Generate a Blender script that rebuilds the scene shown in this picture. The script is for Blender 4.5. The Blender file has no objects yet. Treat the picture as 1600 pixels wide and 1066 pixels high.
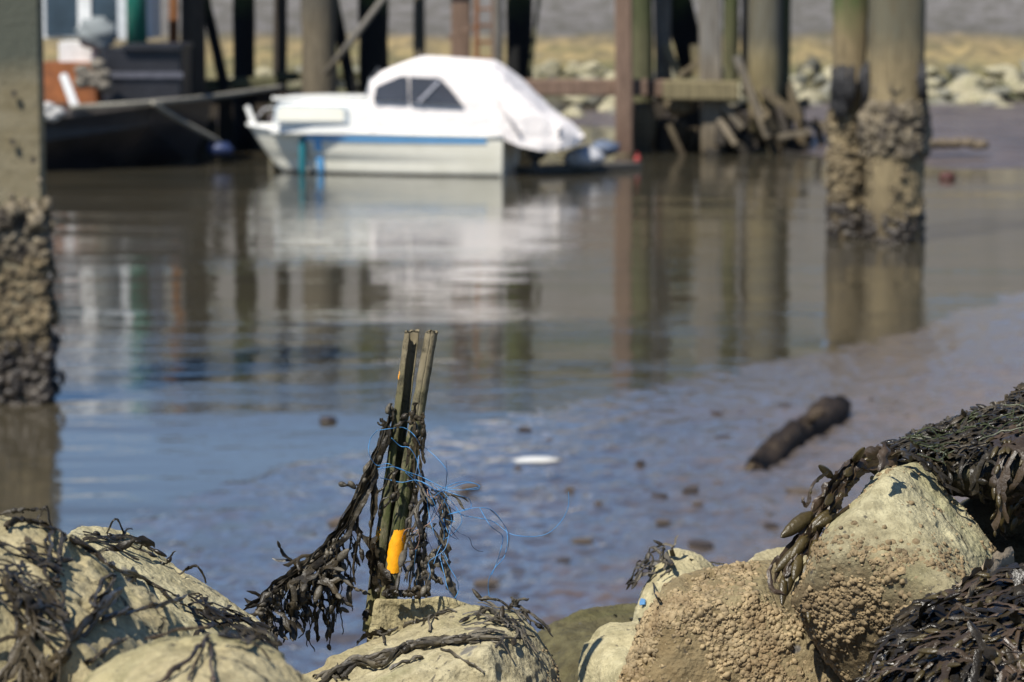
import bpy, bmesh, math, random
import numpy as np
from mathutils import Vector, Matrix
from mathutils.bvhtree import BVHTree

random.seed(11)
RNG = np.random.default_rng(11)
SC = bpy.context.scene
COL = SC.collection
R = math.radians

# ------------------------------------------------------------------ camera geometry
F = 5000.0                       # focal length in photo pixels (1600 wide)
CX, CY = 800.0, 533.0
CH = 3.0                         # eye height above the water
PITCH = math.atan((533 + 54) / F)
FW = np.array([0, math.cos(PITCH), -math.sin(PITCH)])
UP = np.array([0, math.sin(PITCH), math.cos(PITCH)])
EYE = np.array([0, 0, CH])


def ray(px, py):
    return FW + np.array([(px - CX) / F, 0, 0]) + UP * ((CY - py) / F)


def at(px, py, y):
    """point seen at photo pixel (px, py), y metres ahead of the camera"""
    r = ray(px, py)
    return EYE + r * (y / r[1])


def onz(px, py, z=0.0):
    r = ray(px, py)
    return EYE + r * ((z - CH) / r[2])


# ------------------------------------------------------------------ noise
_P = np.random.default_rng(5).permutation(256)
_P = np.concatenate([_P, _P, _P])
_G = np.random.default_rng(6).normal(size=(256, 3))
_G /= np.linalg.norm(_G, axis=1)[:, None]


def perlin(p):
    p = np.asarray(p, dtype=float)
    i = np.floor(p).astype(int)
    f = p - i
    u = f * f * f * (f * (f * 6 - 15) + 10)
    i &= 255
    out = 0
    for dx in (0, 1):
        wx = u[:, 0] if dx else 1 - u[:, 0]
        for dy in (0, 1):
            wy = u[:, 1] if dy else 1 - u[:, 1]
            for dz in (0, 1):
                wz = u[:, 2] if dz else 1 - u[:, 2]
                h = _P[_P[_P[i[:, 0] + dx] + i[:, 1] + dy] + i[:, 2] + dz]
                g = _G[h]
                out = out + wx * wy * wz * (g[:, 0] * (f[:, 0] - dx) + g[:, 1] * (f[:, 1] - dy) + g[:, 2] * (f[:, 2] - dz))
    return out


def fbm(p, octs=4, gain=0.5):
    a, s, o = 1.0, 1.0, 0
    for k in range(octs):
        o = o + a * perlin(np.asarray(p) * s + 17.3 * k)
        a *= gain
        s *= 2.03
    return o


# ------------------------------------------------------------------ object helpers
def tag(o, label=None, cat=None, group=None, kind=None):
    if label: o['label'] = label
    if cat: o['category'] = cat
    if group: o['group'] = group
    if kind: o['kind'] = kind
    return o


def link(o, parent=None):
    COL.objects.link(o)
    if parent is not None:
        o.parent = parent
        o.matrix_parent_inverse = Matrix.Translation(-Vector(parent.matrix_basis.translation)) if parent.matrix_basis else Matrix()
    return o


def empty(name, loc, label, cat, group=None):
    o = bpy.data.objects.new(name, None)
    o.location = Vector(loc)
    o.empty_display_size = 0.1
    COL.objects.link(o)
    return tag(o, label, cat, group)


def npmesh(name, V, Fc, mat, smooth=True, mats=None, midx=None):
    """V (n,3), Fc: list of index lists or int array (m,k)"""
    me = bpy.data.meshes.new(name)
    V = np.asarray(V, dtype=np.float32)
    if isinstance(Fc, np.ndarray):
        m, k = Fc.shape
        me.vertices.add(len(V)); me.vertices.foreach_set('co', V.ravel())
        me.loops.add(m * k); me.loops.foreach_set('vertex_index', Fc.astype(np.int32).ravel())
        me.polygons.add(m)
        me.polygons.foreach_set('loop_start', np.arange(0, m * k, k, dtype=np.int32))
        me.update(calc_edges=True); me.validate()
    else:
        me.from_pydata([tuple(map(float, v)) for v in V], [], Fc); me.update()
    if mat: me.materials.append(mat)
    if smooth: me.polygons.foreach_set('use_smooth', np.ones(len(me.polygons), dtype=bool))
    me.update()
    return me


def mobj(name, V, Fc, mat, parent=None, smooth=True, origin=None):
    """one mesh object whose verts are given in world space"""
    V = np.asarray(V, dtype=float)
    org = np.zeros(3)
    if parent is not None:
        org = np.array(parent_world(parent))
    elif origin is not None:
        org = np.asarray(origin, float)
    me = npmesh(name, V - org, Fc, mat, smooth)
    o = bpy.data.objects.new(name, me)
    COL.objects.link(o)
    if parent is not None:
        o.parent = parent
    else:
        o.location = Vector(org)
    return o


def parent_world(p):
    v = Vector(p.location)
    while p.parent:
        p = p.parent
        v = v + Vector(p.location)
    return v


class MB:
    """collects simple solids in world space into one mesh"""
    def __init__(s): s.V, s.F = [], []

    def add(s, V, Fc):
        o = len(s.V)
        s.V += [tuple(map(float, v)) for v in V]
        s.F += [[i + o for i in f] for f in Fc]

    def frame(s, a, b, up=(0, 0, 1)):
        a, b = np.asarray(a, float), np.asarray(b, float)
        t = b - a; L = np.linalg.norm(t); t = t / max(L, 1e-9)
        u = np.asarray(up, float)
        if abs(t @ u) > 0.95: u = np.array([0, 1.0, 0])
        x = np.cross(t, u); x /= np.linalg.norm(x)
        return t, x, np.cross(x, t)

    def bar(s, a, b, w, h, up=(0, 0, 1), bev=0.12, wob=0.0):
        """rectangular timber from a to b with chamfered edges; wob roughens it"""
        t, x, y = s.frame(a, b, up)
        a, b = np.asarray(a, float), np.asarray(b, float)
        c = bev * min(w, h)
        prof = [(-w/2+c, -h/2), (w/2-c, -h/2), (w/2, -h/2+c), (w/2, h/2-c), (w/2-c, h/2), (-w/2+c, h/2), (-w/2, h/2-c), (-w/2, -h/2+c)]
        n = 2 if wob == 0 else 9
        V, Fc = [], []
        for k in range(n):
            p = a + (b - a) * k / (n - 1)
            for (u, v) in prof:
                j = 1 + (random.uniform(-wob, wob) if wob else 0)
                V.append(p + x * u * j + y * v * j)
        for k in range(n - 1):
            for i in range(8):
                j = (i + 1) % 8
                Fc.append([k*8+i, k*8+j, (k+1)*8+j, (k+1)*8+i])
        Fc.append(list(range(7, -1, -1))); Fc.append([(n-1)*8 + i for i in range(8)])
        s.add(V, Fc); return s

    def tube(s, pts, rad, n=8, cap=True):
        pts = [np.asarray(p, float) for p in pts]
        m = len(pts)
        rad = [rad] * m if np.isscalar(rad) else rad
        V, Fc = [], []
        px = None
        for k in range(m):
            t = pts[min(k+1, m-1)] - pts[max(k-1, 0)]
            t = t / max(np.linalg.norm(t), 1e-9)
            if px is None:
                u = np.array([0, 0, 1.0]) if abs(t[2]) < 0.9 else np.array([0, 1.0, 0])
                px = np.cross(t, u)
            px = px - t * (px @ t); px /= max(np.linalg.norm(px), 1e-9)
            py = np.cross(t, px)
            for i in range(n):
                a = 2*math.pi*i/n
                V.append(pts[k] + rad[k]*(px*math.cos(a) + py*math.sin(a)))
        for k in range(m-1):
            for i in range(n):
                j = (i+1) % n
                Fc.append([k*n+i, k*n+j, (k+1)*n+j, (k+1)*n+i])
        if cap:
            Fc.append(list(range(n-1, -1, -1))); Fc.append([(m-1)*n+i for i in range(n)])
        s.add(V, Fc); return s

    def blob(s, c, r, seed=0, n=10, amp=0.25, frq=1.3, rot=None):
        """lumpy ellipsoid"""
        c = np.asarray(c, float); r = np.asarray(r, float) * np.ones(3)
        V = []
        for i in range(1, n):
            th = math.pi*i/n
            for j in range(n+2):
                ph = 2*math.pi*j/(n+2)
                V.append((math.sin(th)*math.cos(ph), math.sin(th)*math.sin(ph), math.cos(th)))
        V = np.array([(0, 0, 1)] + V + [(0, 0, -1)])
        k = 1 + amp*fbm(V*frq + seed*7.7, 3)
        V = V*k[:, None]*r
        if rot is not None: V = V @ np.array(rot).T
        V = V + c
        m = n+2; Fc = []
        for j in range(m): Fc.append([0, 1+j, 1+(j+1) % m])
        for i in range(n-2):
            for j in range(m):
                a = 1+i*m+j; b = 1+i*m+(j+1) % m
                Fc.append([a, a+m, b+m, b])
        e = len(V)-1
        for j in range(m): Fc.append([e, 1+(n-2)*m+(j+1) % m, 1+(n-2)*m+j])
        s.add(V, Fc); return s

    def build(s, name, mat, parent=None, smooth=False, origin=None):
        if parent is None and origin is None and s.V:
            a = np.array(s.V); origin = (a.min(0)+a.max(0))/2; origin[2] = a[:, 2].min()
        return mobj(name, s.V, s.F, mat, parent, smooth, origin)


# ------------------------------------------------------------------ materials
class NT:
    def __init__(s, name):
        s.m = bpy.data.materials.new(name); s.m.use_nodes = True
        s.t = s.m.node_tree; s.n = s.t.nodes; s.l = s.t.links
        s.b = s.n['Principled BSDF']
        s.co = s.n.new('ShaderNodeTexCoord').outputs['Object']

    def noise(s, scale, detail=4, rough=0.55, vec=None, dist=0.0, kind=None):
        n = s.n.new('ShaderNodeTexNoise')
        n.inputs['Scale'].default_value = scale; n.inputs['Detail'].default_value = detail
        n.inputs['Roughness'].default_value = rough; n.inputs['Distortion'].default_value = dist
        s.l.new(vec or s.co, n.inputs['Vector'])
        return n.outputs['Fac']

    def voronoi(s, scale, vec=None, feat='F1', out='Distance'):
        n = s.n.new('ShaderNodeTexVoronoi'); n.feature = feat
        n.inputs['Scale'].default_value = scale
        s.l.new(vec or s.co, n.inputs['Vector'])
        return n.outputs[out]

    def map(s, scale=(1, 1, 1), rot=(0, 0, 0), vec=None):
        n = s.n.new('ShaderNodeMapping'); n.inputs['Scale'].default_value = scale
        n.inputs['Rotation'].default_value = rot
        s.l.new(vec or s.co, n.inputs['Vector']); return n.outputs['Vector']

    def ramp(s, fac, stops, interp='LINEAR'):
        n = s.n.new('ShaderNodeValToRGB'); n.color_ramp.interpolation = interp
        e = n.color_ramp.elements
        while len(e) < len(stops): e.new(0.5)
        for k, (p, c) in enumerate(stops):
            e[k].position = p
            e[k].color = (c, c, c, 1) if np.isscalar(c) else (*c, 1)
        s.l.new(fac, n.inputs['Fac']); return n.outputs['Color']

    def mix(s, fac, a, b, mode='MIX'):
        n = s.n.new('ShaderNodeMix'); n.data_type = 'RGBA'; n.blend_type = mode
        for v, k in ((fac, 0), (a, 6), (b, 7)):
            if isinstance(v, (int, float)) and k == 0: n.inputs[k].default_value = v
            elif isinstance(v, tuple): n.inputs[k].default_value = (*v, 1)
            else: s.l.new(v, n.inputs[k])
        return n.outputs[2]

    def math(s, op, a, b=0.0, clamp=False):
        n = s.n.new('ShaderNodeMath'); n.operation = op; n.use_clamp = clamp
        for v, k in ((a, 0), (b, 1)):
            if isinstance(v, (int, float)): n.inputs[k].default_value = v
            else: s.l.new(v, n.inputs[k])
        return n.outputs[0]

    def sep(s, vec=None):
        n = s.n.new('ShaderNodeSeparateXYZ'); s.l.new(vec or s.co, n.inputs[0]); return n.outputs

    def world_z(s):
        g = s.n.new('ShaderNodeNewGeometry'); return s.sep(g.outputs['Position'])[2]

    def bump(s, h, dist, strength=1.0, prev=None):
        n = s.n.new('ShaderNodeBump'); n.inputs['Distance'].default_value = dist
        n.inputs['Strength'].default_value = strength
        s.l.new(h, n.inputs['Height'])
        if prev is not None: s.l.new(prev, n.inputs['Normal'])
        return n.outputs['Normal']

    def out(s, color=None, rough=None, normal=None, spec=None, **kw):
        b = s.b
        for v, k in ((color, 'Base Color'), (rough, 'Roughness'), (normal, 'Normal'), (spec, 'Specular IOR Level')):
            if v is None: continue
            if isinstance(v, (int, float)): b.inputs[k].default_value = v
            elif isinstance(v, tuple): b.inputs[k].default_value = (*v, 1)
            else: s.l.new(v, b.inputs[k])
        for k, v in kw.items(): b.inputs[k].default_value = v
        return s.m


def m_plain(name, col, rough=0.5, var=0.25, scale=12.0, bump=0.002, dirt=None, metallic=0.0):
    t = NT(name)
    n = t.noise(scale, 5, 0.6)
    lo = tuple(c*(1-var) for c in col); hi = tuple(min(1, c*(1+var)) for c in col)
    c = t.ramp(n, [(0.3, lo), (0.7, hi)])
    if dirt:
        d = t.ramp(t.noise(scale*0.35, 6, 0.65), [(0.45, 0.0), (0.7, 1.0)])
        c = t.mix(t.math('MULTIPLY', d, 0.7), c, dirt)
    return t.out(c, rough, t.bump(t.noise(scale*3, 4), bump), Metallic=metallic)


def m_rock(name, light, dark, brown=None, brown_z=(0, 0), brown_x=0.0, green=0.35, grain=1.0, seed=0.0, streak=0.0, green_col=(0.15, 0.16, 0.06)):
    t = NT(name)
    mp = t.n.new('ShaderNodeMapping'); mp.inputs['Location'].default_value = (seed, seed*1.7, seed*0.3)
    t.l.new(t.co, mp.inputs['Vector']); v = mp.outputs['Vector']
    big = t.noise(9, 6, 0.62, v)
    c = t.ramp(big, [(0.33, dark), (0.62, light)])
    mott = t.noise(55, 5, 0.6, v)
    c = t.mix(t.ramp(mott, [(0.42, 0.0), (0.64, 0.6)]), c, tuple(x*0.55 for x in dark))
    fine = t.noise(260, 3, 0.7, v)
    c = t.mix(t.ramp(fine, [(0.56, 0.0), (0.70, 0.5)]), c, tuple(x*0.45 for x in dark))
    g = t.ramp(t.noise(5.5, 5, 0.6, v, 0.6), [(0.5, 0.0), (0.68, green)])
    c = t.mix(g, c, green_col)
    if brown:
        sx = t.sep(); z = t.math('ADD', sx[2], t.math('MULTIPLY', sx[0], brown_x))
        zz = t.math('ADD', z, t.math('MULTIPLY', t.math('SUBTRACT', t.noise(12, 4, 0.6, v), 0.5), 0.22))
        mr = t.n.new('ShaderNodeMapRange'); t.l.new(zz, mr.inputs[0])
        mr.inputs[1].default_value = brown_z[1]; mr.inputs[2].default_value = brown_z[0]
        bv = t.mix(t.ramp(t.noise(30, 4, 0.6, v), [(0.35, 0.0), (0.65, 1.0)]), brown, tuple(x*0.6 for x in brown))
        c = t.mix(t.math('MULTIPLY', mr.outputs[0], 0.9), c, bv)
    # grey and white specks, small dark pits
    sp = t.voronoi(130, v, out='Distance')
    c = t.mix(t.ramp(sp, [(0.06, 0.55), (0.16, 0.0)]), c, tuple(min(1, x*1.25) for x in light))
    pits = t.ramp(t.noise(95, 2, 0.5, v), [(0.66, 0.0), (0.72, 0.75)])
    c = t.mix(pits, c, (0.045, 0.042, 0.04))
    lich = t.ramp(t.noise(20, 3, 0.5, v, 0.8), [(0.68, 0.0), (0.72, 0.8)])
    c = t.mix(lich, c, (0.13, 0.125, 0.12))
    dv = t.n.new('ShaderNodeVectorMath'); dv.operation = 'MULTIPLY_ADD'
    nz = t.n.new('ShaderNodeTexNoise'); nz.inputs['Scale'].default_value = 14; nz.inputs['Detail'].default_value = 4; t.l.new(v, nz.inputs['Vector'])
    t.l.new(nz.outputs['Color'], dv.inputs[0]); dv.inputs[1].default_value = (0.10, 0.10, 0.10); t.l.new(v, dv.inputs[2])
    ce = t.voronoi(6.5, dv.outputs[0], 'DISTANCE_TO_EDGE')
    crack = t.math('MULTIPLY', t.ramp(ce, [(0.006, 1.0), (0.022, 0.0)]), t.ramp(t.noise(4, 3, 0.5, v), [(0.50, 0.0), (0.58, 1.0)]))
    c = t.mix(t.math('MULTIPLY', crack, 0.8), c, (0.06, 0.05, 0.035))
    nb = t.bump(crack, -0.004)
    nb = t.bump(t.noise(150, 6, 0.72, v), 0.0034*grain, 1.0, nb)
    nb = t.bump(t.voronoi(210, v), 0.0011*grain, 1.0, nb)
    if streak:
        nb = t.bump(t.noise(60, 3, 0.6, t.map((1.6, 1.6, 0.25), vec=v)), 0.004*streak, 1.0, nb)
    return t.out(c, 0.88, nb, spec=0.25)


def m_weed(name, wet, dry, dryness=0.4, rough=(0.28, 0.6), scale=22, mud=0.0, spec=0.5):
    t = NT(name)
    n = t.noise(scale, 5, 0.6)
    c = t.ramp(n, [(0.35, wet), (0.6, tuple(x*1.6 for x in wet)), (0.82, dry)])
    d = t.ramp(t.noise(scale*0.45, 4, 0.6, None, 0.5), [(0.62-dryness*0.35, 0.0), (0.82-dryness*0.25, 1.0)])
    c = t.mix(t.math('MULTIPLY', d, 0.85), c, dry)
    if mud:
        md = t.ramp(t.noise(scale*1.7, 5, 0.65), [(0.5, 0.0), (0.65, mud)])
        c = t.mix(md, c, (0.16, 0.135, 0.09))
    r = t.ramp(n, [(0.3, rough[0]), (0.75, rough[1])])
    nb = t.bump(t.noise(240, 3, 0.6), 0.0012)
    return t.out(c, r, nb, spec=spec)


def m_wood(name, lo, mid, hi, zs, rough=0.85, scale=6.0, wet_z=None):
    """weathered timber with tide zones by height: zs = (z_mid, z_top) in world metres"""
    t = NT(name)
    z = t.world_z()
    zz = t.math('ADD', z, t.math('MULTIPLY', t.math('SUBTRACT', t.noise(2.2, 5, 0.6), 0.5), 0.9))
    mr = t.n.new('ShaderNodeMapRange'); t.l.new(zz, mr.inputs[0])
    mr.inputs[1].default_value = 0.0; mr.inputs[2].default_value = 4.0
    a, b = zs[0]/4, zs[1]/4
    c = t.ramp(mr.outputs[0], [(max(0, a-0.08), lo), (a+0.06, mid), (b-0.06, mid), (min(1, b+0.08), hi)])
    gr = t.noise(scale, 6, 0.65, t.map((4, 4, 0.35)))
    c = t.mix(t.ramp(gr, [(0.35, 0.75), (0.65, 0.0)]), c, tuple(x*0.35 for x in mid))
    return t.out(c, rough, t.bump(gr, 0.015), spec=0.3)


# rocks
M = {}
TAN = (0.47, 0.415, 0.26); TAND = (0.35, 0.295, 0.165)
BRN = (0.125, 0.085, 0.042)
M['rock_a'] = m_rock('tan limestone', TAN, TAND, seed=1.0, green=0.5)
M['rock_near'] = m_rock('warm tan limestone', (0.45, 0.385, 0.225), (0.34, 0.28, 0.15), seed=4.0, green=0.45, grain=0.6)
M['rock_pale'] = m_rock('pale limestone', (0.56, 0.50, 0.31), (0.43, 0.37, 0.21), seed=7.0, green=0.15)
M['rock_barn'] = m_rock('barnacled limestone', (0.40, 0.34, 0.20), (0.28, 0.22, 0.12), seed=2.0, green=0.2, brown=(0.175, 0.115, 0.05), brown_z=(-0.08, 0.20), brown_x=0.45)  # brown stain, deepened to imitate shade on the steep front
M['rock_tilt'] = m_rock('stained and shaded limestone', (0.49, 0.445, 0.275), (0.40, 0.35, 0.20), seed=3.0, green=0.4, brown=BRN, brown_z=(-0.02, 0.10), brown_x=0.45, green_col=(0.24, 0.25, 0.10))  # brown stain below, darkened further for the overhang's shade
M['rock_block'] = m_rock('streaked limestone', (0.48, 0.42, 0.235), (0.36, 0.30, 0.16), seed=5.0, green=0.3, streak=1.0)
M['rock_olive'] = m_rock('algae covered stone', (0.13, 0.115, 0.055), (0.075, 0.062, 0.032), seed=6.0, green=0.6, green_col=(0.09, 0.09, 0.025))
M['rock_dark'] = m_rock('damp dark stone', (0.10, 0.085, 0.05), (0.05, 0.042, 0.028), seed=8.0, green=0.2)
M['barnacle'] = m_plain('barnacle shell', (0.29, 0.22, 0.12), 0.8, 0.45, 60, 0.001, dirt=(0.14, 0.085, 0.034))
M['barnacle_dark'] = m_plain('stained barnacle shell', (0.225, 0.165, 0.085), 0.8, 0.5, 60, 0.001, dirt=(0.085, 0.052, 0.022))
# weed
M['weed_black'] = m_weed('dried black wrack', (0.013, 0.010, 0.0055), (0.095, 0.070, 0.036), 0.42, (0.3, 0.65), mud=0.25, spec=0.35)
M['weed_dusty'] = m_weed('mud dusted wrack', (0.014, 0.012, 0.009), (0.13, 0.11, 0.075), 0.75, (0.4, 0.8), mud=0.65)
M['weed_wet'] = m_weed('wet wrack', (0.013, 0.010, 0.0055), (0.075, 0.055, 0.028), 0.35, (0.2, 0.5), spec=0.45)
M['weed_brown'] = m_weed('brown wrack', (0.030, 0.020, 0.011), (0.10, 0.065, 0.04), 0.45, (0.3, 0.55))
M['weed_olive'] = m_weed('olive wrack tips', (0.040, 0.029, 0.009), (0.10, 0.078, 0.03), 0.3, (0.28, 0.5), spec=0.5)
M['weed_green'] = m_weed('green algae threads', (0.03, 0.036, 0.012), (0.07, 0.075, 0.03), 0.4, (0.4, 0.6))
M['weed_pale'] = m_weed('bleached wrack', (0.20, 0.155, 0.10), (0.36, 0.29, 0.20), 0.5, (0.45, 0.7))
M['post'] = None

# ------------------------------------------------------------------ world, sun, camera
w = bpy.data.worlds.new("World"); SC.world = w; w.use_nodes = True
SUN_EL, SUN_AZ = 52.0, 218.0        # azimuth clockwise from +Y: behind the camera and to the left
sky = w.node_tree.nodes.new('ShaderNodeTexSky'); sky.sky_type = 'NISHITA'
sky.sun_disc = False; sky.sun_elevation = R(SUN_EL); sky.sun_rotation = R(SUN_AZ)
sky.air_density = 0.80; sky.dust_density = 0.0; sky.ozone_density = 6.5; sky.altitude = 0
bg = w.node_tree.nodes['Background']; bg.inputs['Strength'].default_value = 0.098
w.node_tree.links.new(sky.outputs[0], bg.inputs['Color'])
sd = np.array([math.sin(R(SUN_AZ))*math.cos(R(SUN_EL)), math.cos(R(SUN_AZ))*math.cos(R(SUN_EL)), math.sin(R(SUN_EL))])
sl = bpy.data.lights.new('sun', 'SUN'); sl.energy = 5.0; sl.angle = R(0.5); sl.color = (1.0, 0.95, 0.86)
so = bpy.data.objects.new('sun', sl); COL.objects.link(so); so.location = (-20, -20, 40)
so.rotation_euler = Vector(sd).to_track_quat('Z', 'Y').to_euler()

cam = bpy.data.cameras.new('camera'); co = bpy.data.objects.new('camera', cam); COL.objects.link(co)
co.location = Vector(EYE); co.rotation_euler = (math.pi/2 - PITCH, 0, 0)
cam.sensor_width = 36.0; cam.lens = F*36/1600; cam.clip_start = 0.1; cam.clip_end = 2000
cam.dof.use_dof = True; cam.dof.focus_distance = 3.6; cam.dof.aperture_fstop = 11.5
SC.camera = co
SC.view_settings.view_transform = 'Standard'; SC.view_settings.look = 'None'
SC.view_settings.exposure = 0.36; SC.view_settings.gamma = 1.0
SC.cycles.use_denoising = True
SC.cycles.max_bounces = 8


# ------------------------------------------------------------------ setting: water
def build_water():
    t = NT('harbour water')
    v1 = t.map((1.0, 1.6, 1)); v2 = t.map((0.35, 1.2, 1), (0, 0, 0.15))
    calm = t.ramp(t.noise(0.22, 3, 0.5, t.map((0.5, 1.3, 1))), [(0.38, 0.25), (0.62, 1.0)])
    h1 = t.noise(3.2, 4, 0.5, v1)
    h2 = t.noise(0.9, 2, 0.5, v2)
    h = t.math('MULTIPLY', t.math('ADD', t.math('MULTIPLY', h1, 0.35), h2), calm)
    lx = t.n.new('ShaderNodeMapRange'); t.l.new(t.sep()[0], lx.inputs[0]); lx.inputs[1].default_value = -0.5; lx.inputs[2].default_value = -3.5; lx.inputs[3].default_value = 1.0; lx.inputs[4].default_value = 1.7
    h = t.math('MULTIPLY', h, lx.outputs[0])
    nb = t.bump(h, 0.019)
    mud = t.ramp(t.noise(0.15, 3), [(0.35, (0.068, 0.056, 0.035)), (0.65, (0.044, 0.041, 0.029))])
    m = t.out(mud, 0.03, nb, IOR=1.36)
    V = [(-250, 6, 0), (250, 6, 0), (250, 75, 0), (-250, 75, 0)]
    o = mobj('water', V, [[0, 1, 2, 3]], m, None, False)
    tag(o, kind='structure')


SHORE_PX = [(2300, 300), (1950, 372), (1750, 420), (1600, 458), (1500, 486), (1440, 512), (1300, 548), (1150, 575), (1000, 610), (850, 642), (700, 668),
            (560, 705), (400, 748), (200, 805), (0, 872), (-400, 980), (-1200, 1150)]
SHORE = np.array([onz(*p)[:2] for p in SHORE_PX])


def shore_dist(x, y):
    """signed distance to the near shoreline: positive on the mud (camera side)"""
    P = np.stack([x, y], 1)
    best = np.full(len(P), 1e9); sgn = np.ones(len(P))
    for k in range(len(SHORE)-1):
        a, b = SHORE[k], SHORE[k+1]
        d = b-a; L2 = d @ d
        tt = np.clip(((P-a) @ d)/L2, 0, 1)
        q = a + tt[:, None]*d
        dd = np.linalg.norm(P-q, axis=1)
        cr = d[0]*(P[:, 1]-a[1]) - d[1]*(P[:, 0]-a[0])
        m = dd < best
        best = np.where(m, dd, best); sgn = np.where(m, np.where(cr > 0, 1, -1), sgn)
    return best*sgn


def mud_height(x, y):
    s = shore_dist(x, y)
    P = np.stack([x, y, np.zeros_like(x)], 1)
    base = np.where(s > 0, 0.16*(1-np.exp(-(np.maximum(s, 0)/np.interp(x, [-3, 0, 2.5, 5], [11, 8, 3.0, 1.5]))**np.interp(x, [-2, 3], [1.5, 1.1]))), s*0.05)
    lumps = fbm(P*np.array([1.1, 0.8, 1]), 3)*0.022
    fine = fbm(P*np.array([5.0, 4.0, 1])+40, 4, 0.55)
    fade = np.clip(0.35 + s*0.25, 0.25, 1)
    rid = np.abs(fbm(P*np.array([2.2, 1.6, 1])+9, 3))
    h = base + lumps*np.clip(0.4+s*0.1, 0.4, 1) + fine*0.030*fade + (0.25-rid)*0.024*fade + perlin(P*np.array([14, 11, 1])+5)*0.010*fade
    # the rock bank rises towards the camera
    bank = np.clip((7.2-y)/4.2, 0, 1.2)
    return h + bank*1.95 + np.clip(bank*3, 0, 1)*fbm(P*2.2, 3)*0.06


def build_mud():
    ys = []
    y = 1.2
    while y < 34:
        ys.append(y); y += 0.012 + max(0.0, (y-9))*0.0022 if y > 8.5 else 0.09
    ys = np.array(ys)
    nx = 470
    us = np.linspace(-0.245, 0.30, nx)
    X = ys[:, None]*us[None, :] + np.where(us[None, :] < 0, -1.2, 1.2)*np.clip((9-ys[:, None])/8, 0, 1)*np.abs(us)[None, :]/0.2
    Y = np.repeat(ys[:, None], nx, 1)
    Z = mud_height(X.ravel(), Y.ravel())
    V = np.stack([X.ravel(), Y.ravel(), Z], 1)
    i = np.arange(len(ys)-1)[:, None]*nx + np.arange(nx-1)[None, :]
    Fc = np.stack([i, i+1, i+nx+1, i+nx], -1).reshape(-1, 4)
    t = NT('wet tidal mud')
    n1 = t.noise(2.4, 6, 0.62); n2 = t.noise(9, 5, 0.6)
    c = t.ramp(n1, [(0.3, (0.082, 0.070, 0.066)), (0.52, (0.145, 0.122, 0.112)), (0.75, (0.20, 0.145, 0.10))])
    c = t.mix(t.ramp(n2, [(0.4, 0.7), (0.6, 0.0)]), c, (0.050, 0.043, 0.038))
    rust = t.ramp(t.noise(0.55, 4, 0.6, None, 0.7), [(0.56, 0.0), (0.72, 0.75)])
    c = t.mix(rust, c, (0.19, 0.105, 0.05))
    rg = t.ramp(t.noise(4.5, 5, 0.65), [(0.38, 0.08), (0.60, 0.45)])
    nb = t.bump(t.noise(11, 4, 0.6), 0.012)
    nb = t.bump(t.noise(34, 5, 0.6), 0.006, 1.0, nb)
    wz = t.math('ADD', t.world_z(), t.math('MULTIPLY', t.math('SUBTRACT', t.noise(1.3, 5, 0.6), 0.5), 0.10))
    wet = t.ramp(wz, [(0.035, 1.0), (0.11, 0.0)])
    rg = t.mix(wet, rg, (0.06, 0.06, 0.06))
    c = t.mix(t.math('MULTIPLY', wet, 0.45), c, (0.035, 0.03, 0.026))
    film = t.ramp(t.noise(2.6, 5, 0.62, t.map((1, 1.3, 1))), [(0.43, 0.0), (0.60, 0.92)])
    fb = t.n.new('ShaderNodeMapRange'); t.l.new(t.math('ADD', t.sep()[0], t.math('MULTIPLY', t.noise(0.6, 4, 0.6), 2.0)), fb.inputs[0]); fb.inputs[1].default_value = 1.3; fb.inputs[2].default_value = 3.6
    c = t.mix(t.math('MULTIPLY', fb.outputs[0], 0.55), c, (0.18, 0.14, 0.108))
    fx = t.n.new('ShaderNodeMapRange'); t.l.new(t.math('ADD', t.sep()[0], t.math('MULTIPLY', t.math('SUBTRACT', t.noise(0.8, 4, 0.6), 0.5), 1.6)), fx.inputs[0])
    fx.inputs[1].default_value = -0.1; fx.inputs[2].default_value = 1.9; fx.inputs[3].default_value = 1.0; fx.inputs[4].default_value = 0.30
    film = t.math('MULTIPLY', film, fx.outputs[0])
    b_ = t.b; t.l.new(t.math('MAXIMUM', film, t.math('MULTIPLY', wet, t.math('MULTIPLY', fx.outputs[0], 0.9))), b_.inputs['Coat Weight']); b_.inputs['Coat Roughness'].default_value = 0.07; b_.inputs['Coat IOR'].default_value = 1.40
    cn = t.bump(t.noise(5, 3, 0.5), 0.006); t.l.new(cn, b_.inputs['Coat Normal'])
    m = t.out(c, rg, nb, IOR=1.45)
    o = mobj('mud_flat', V, Fc, m, None, True)
    tag(o, kind='structure')
    # plain ground that carries the mud out of the picture and under the photographer
    V = [(-250, -120, 1.7), (250, -120, 1.7), (250, 2.0, 1.7), (-250, 2.0, 1.7), (-250, 7, -0.35), (250, 7, -0.35), (250, 64, -0.35), (-250, 64, -0.35)]
    o = mobj('harbour_bed', V, [[0, 1, 2, 3], [3, 2, 5, 4], [4, 5, 6, 7]], M['rock_dark'], None, False)
    tag(o, kind='structure')


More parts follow.
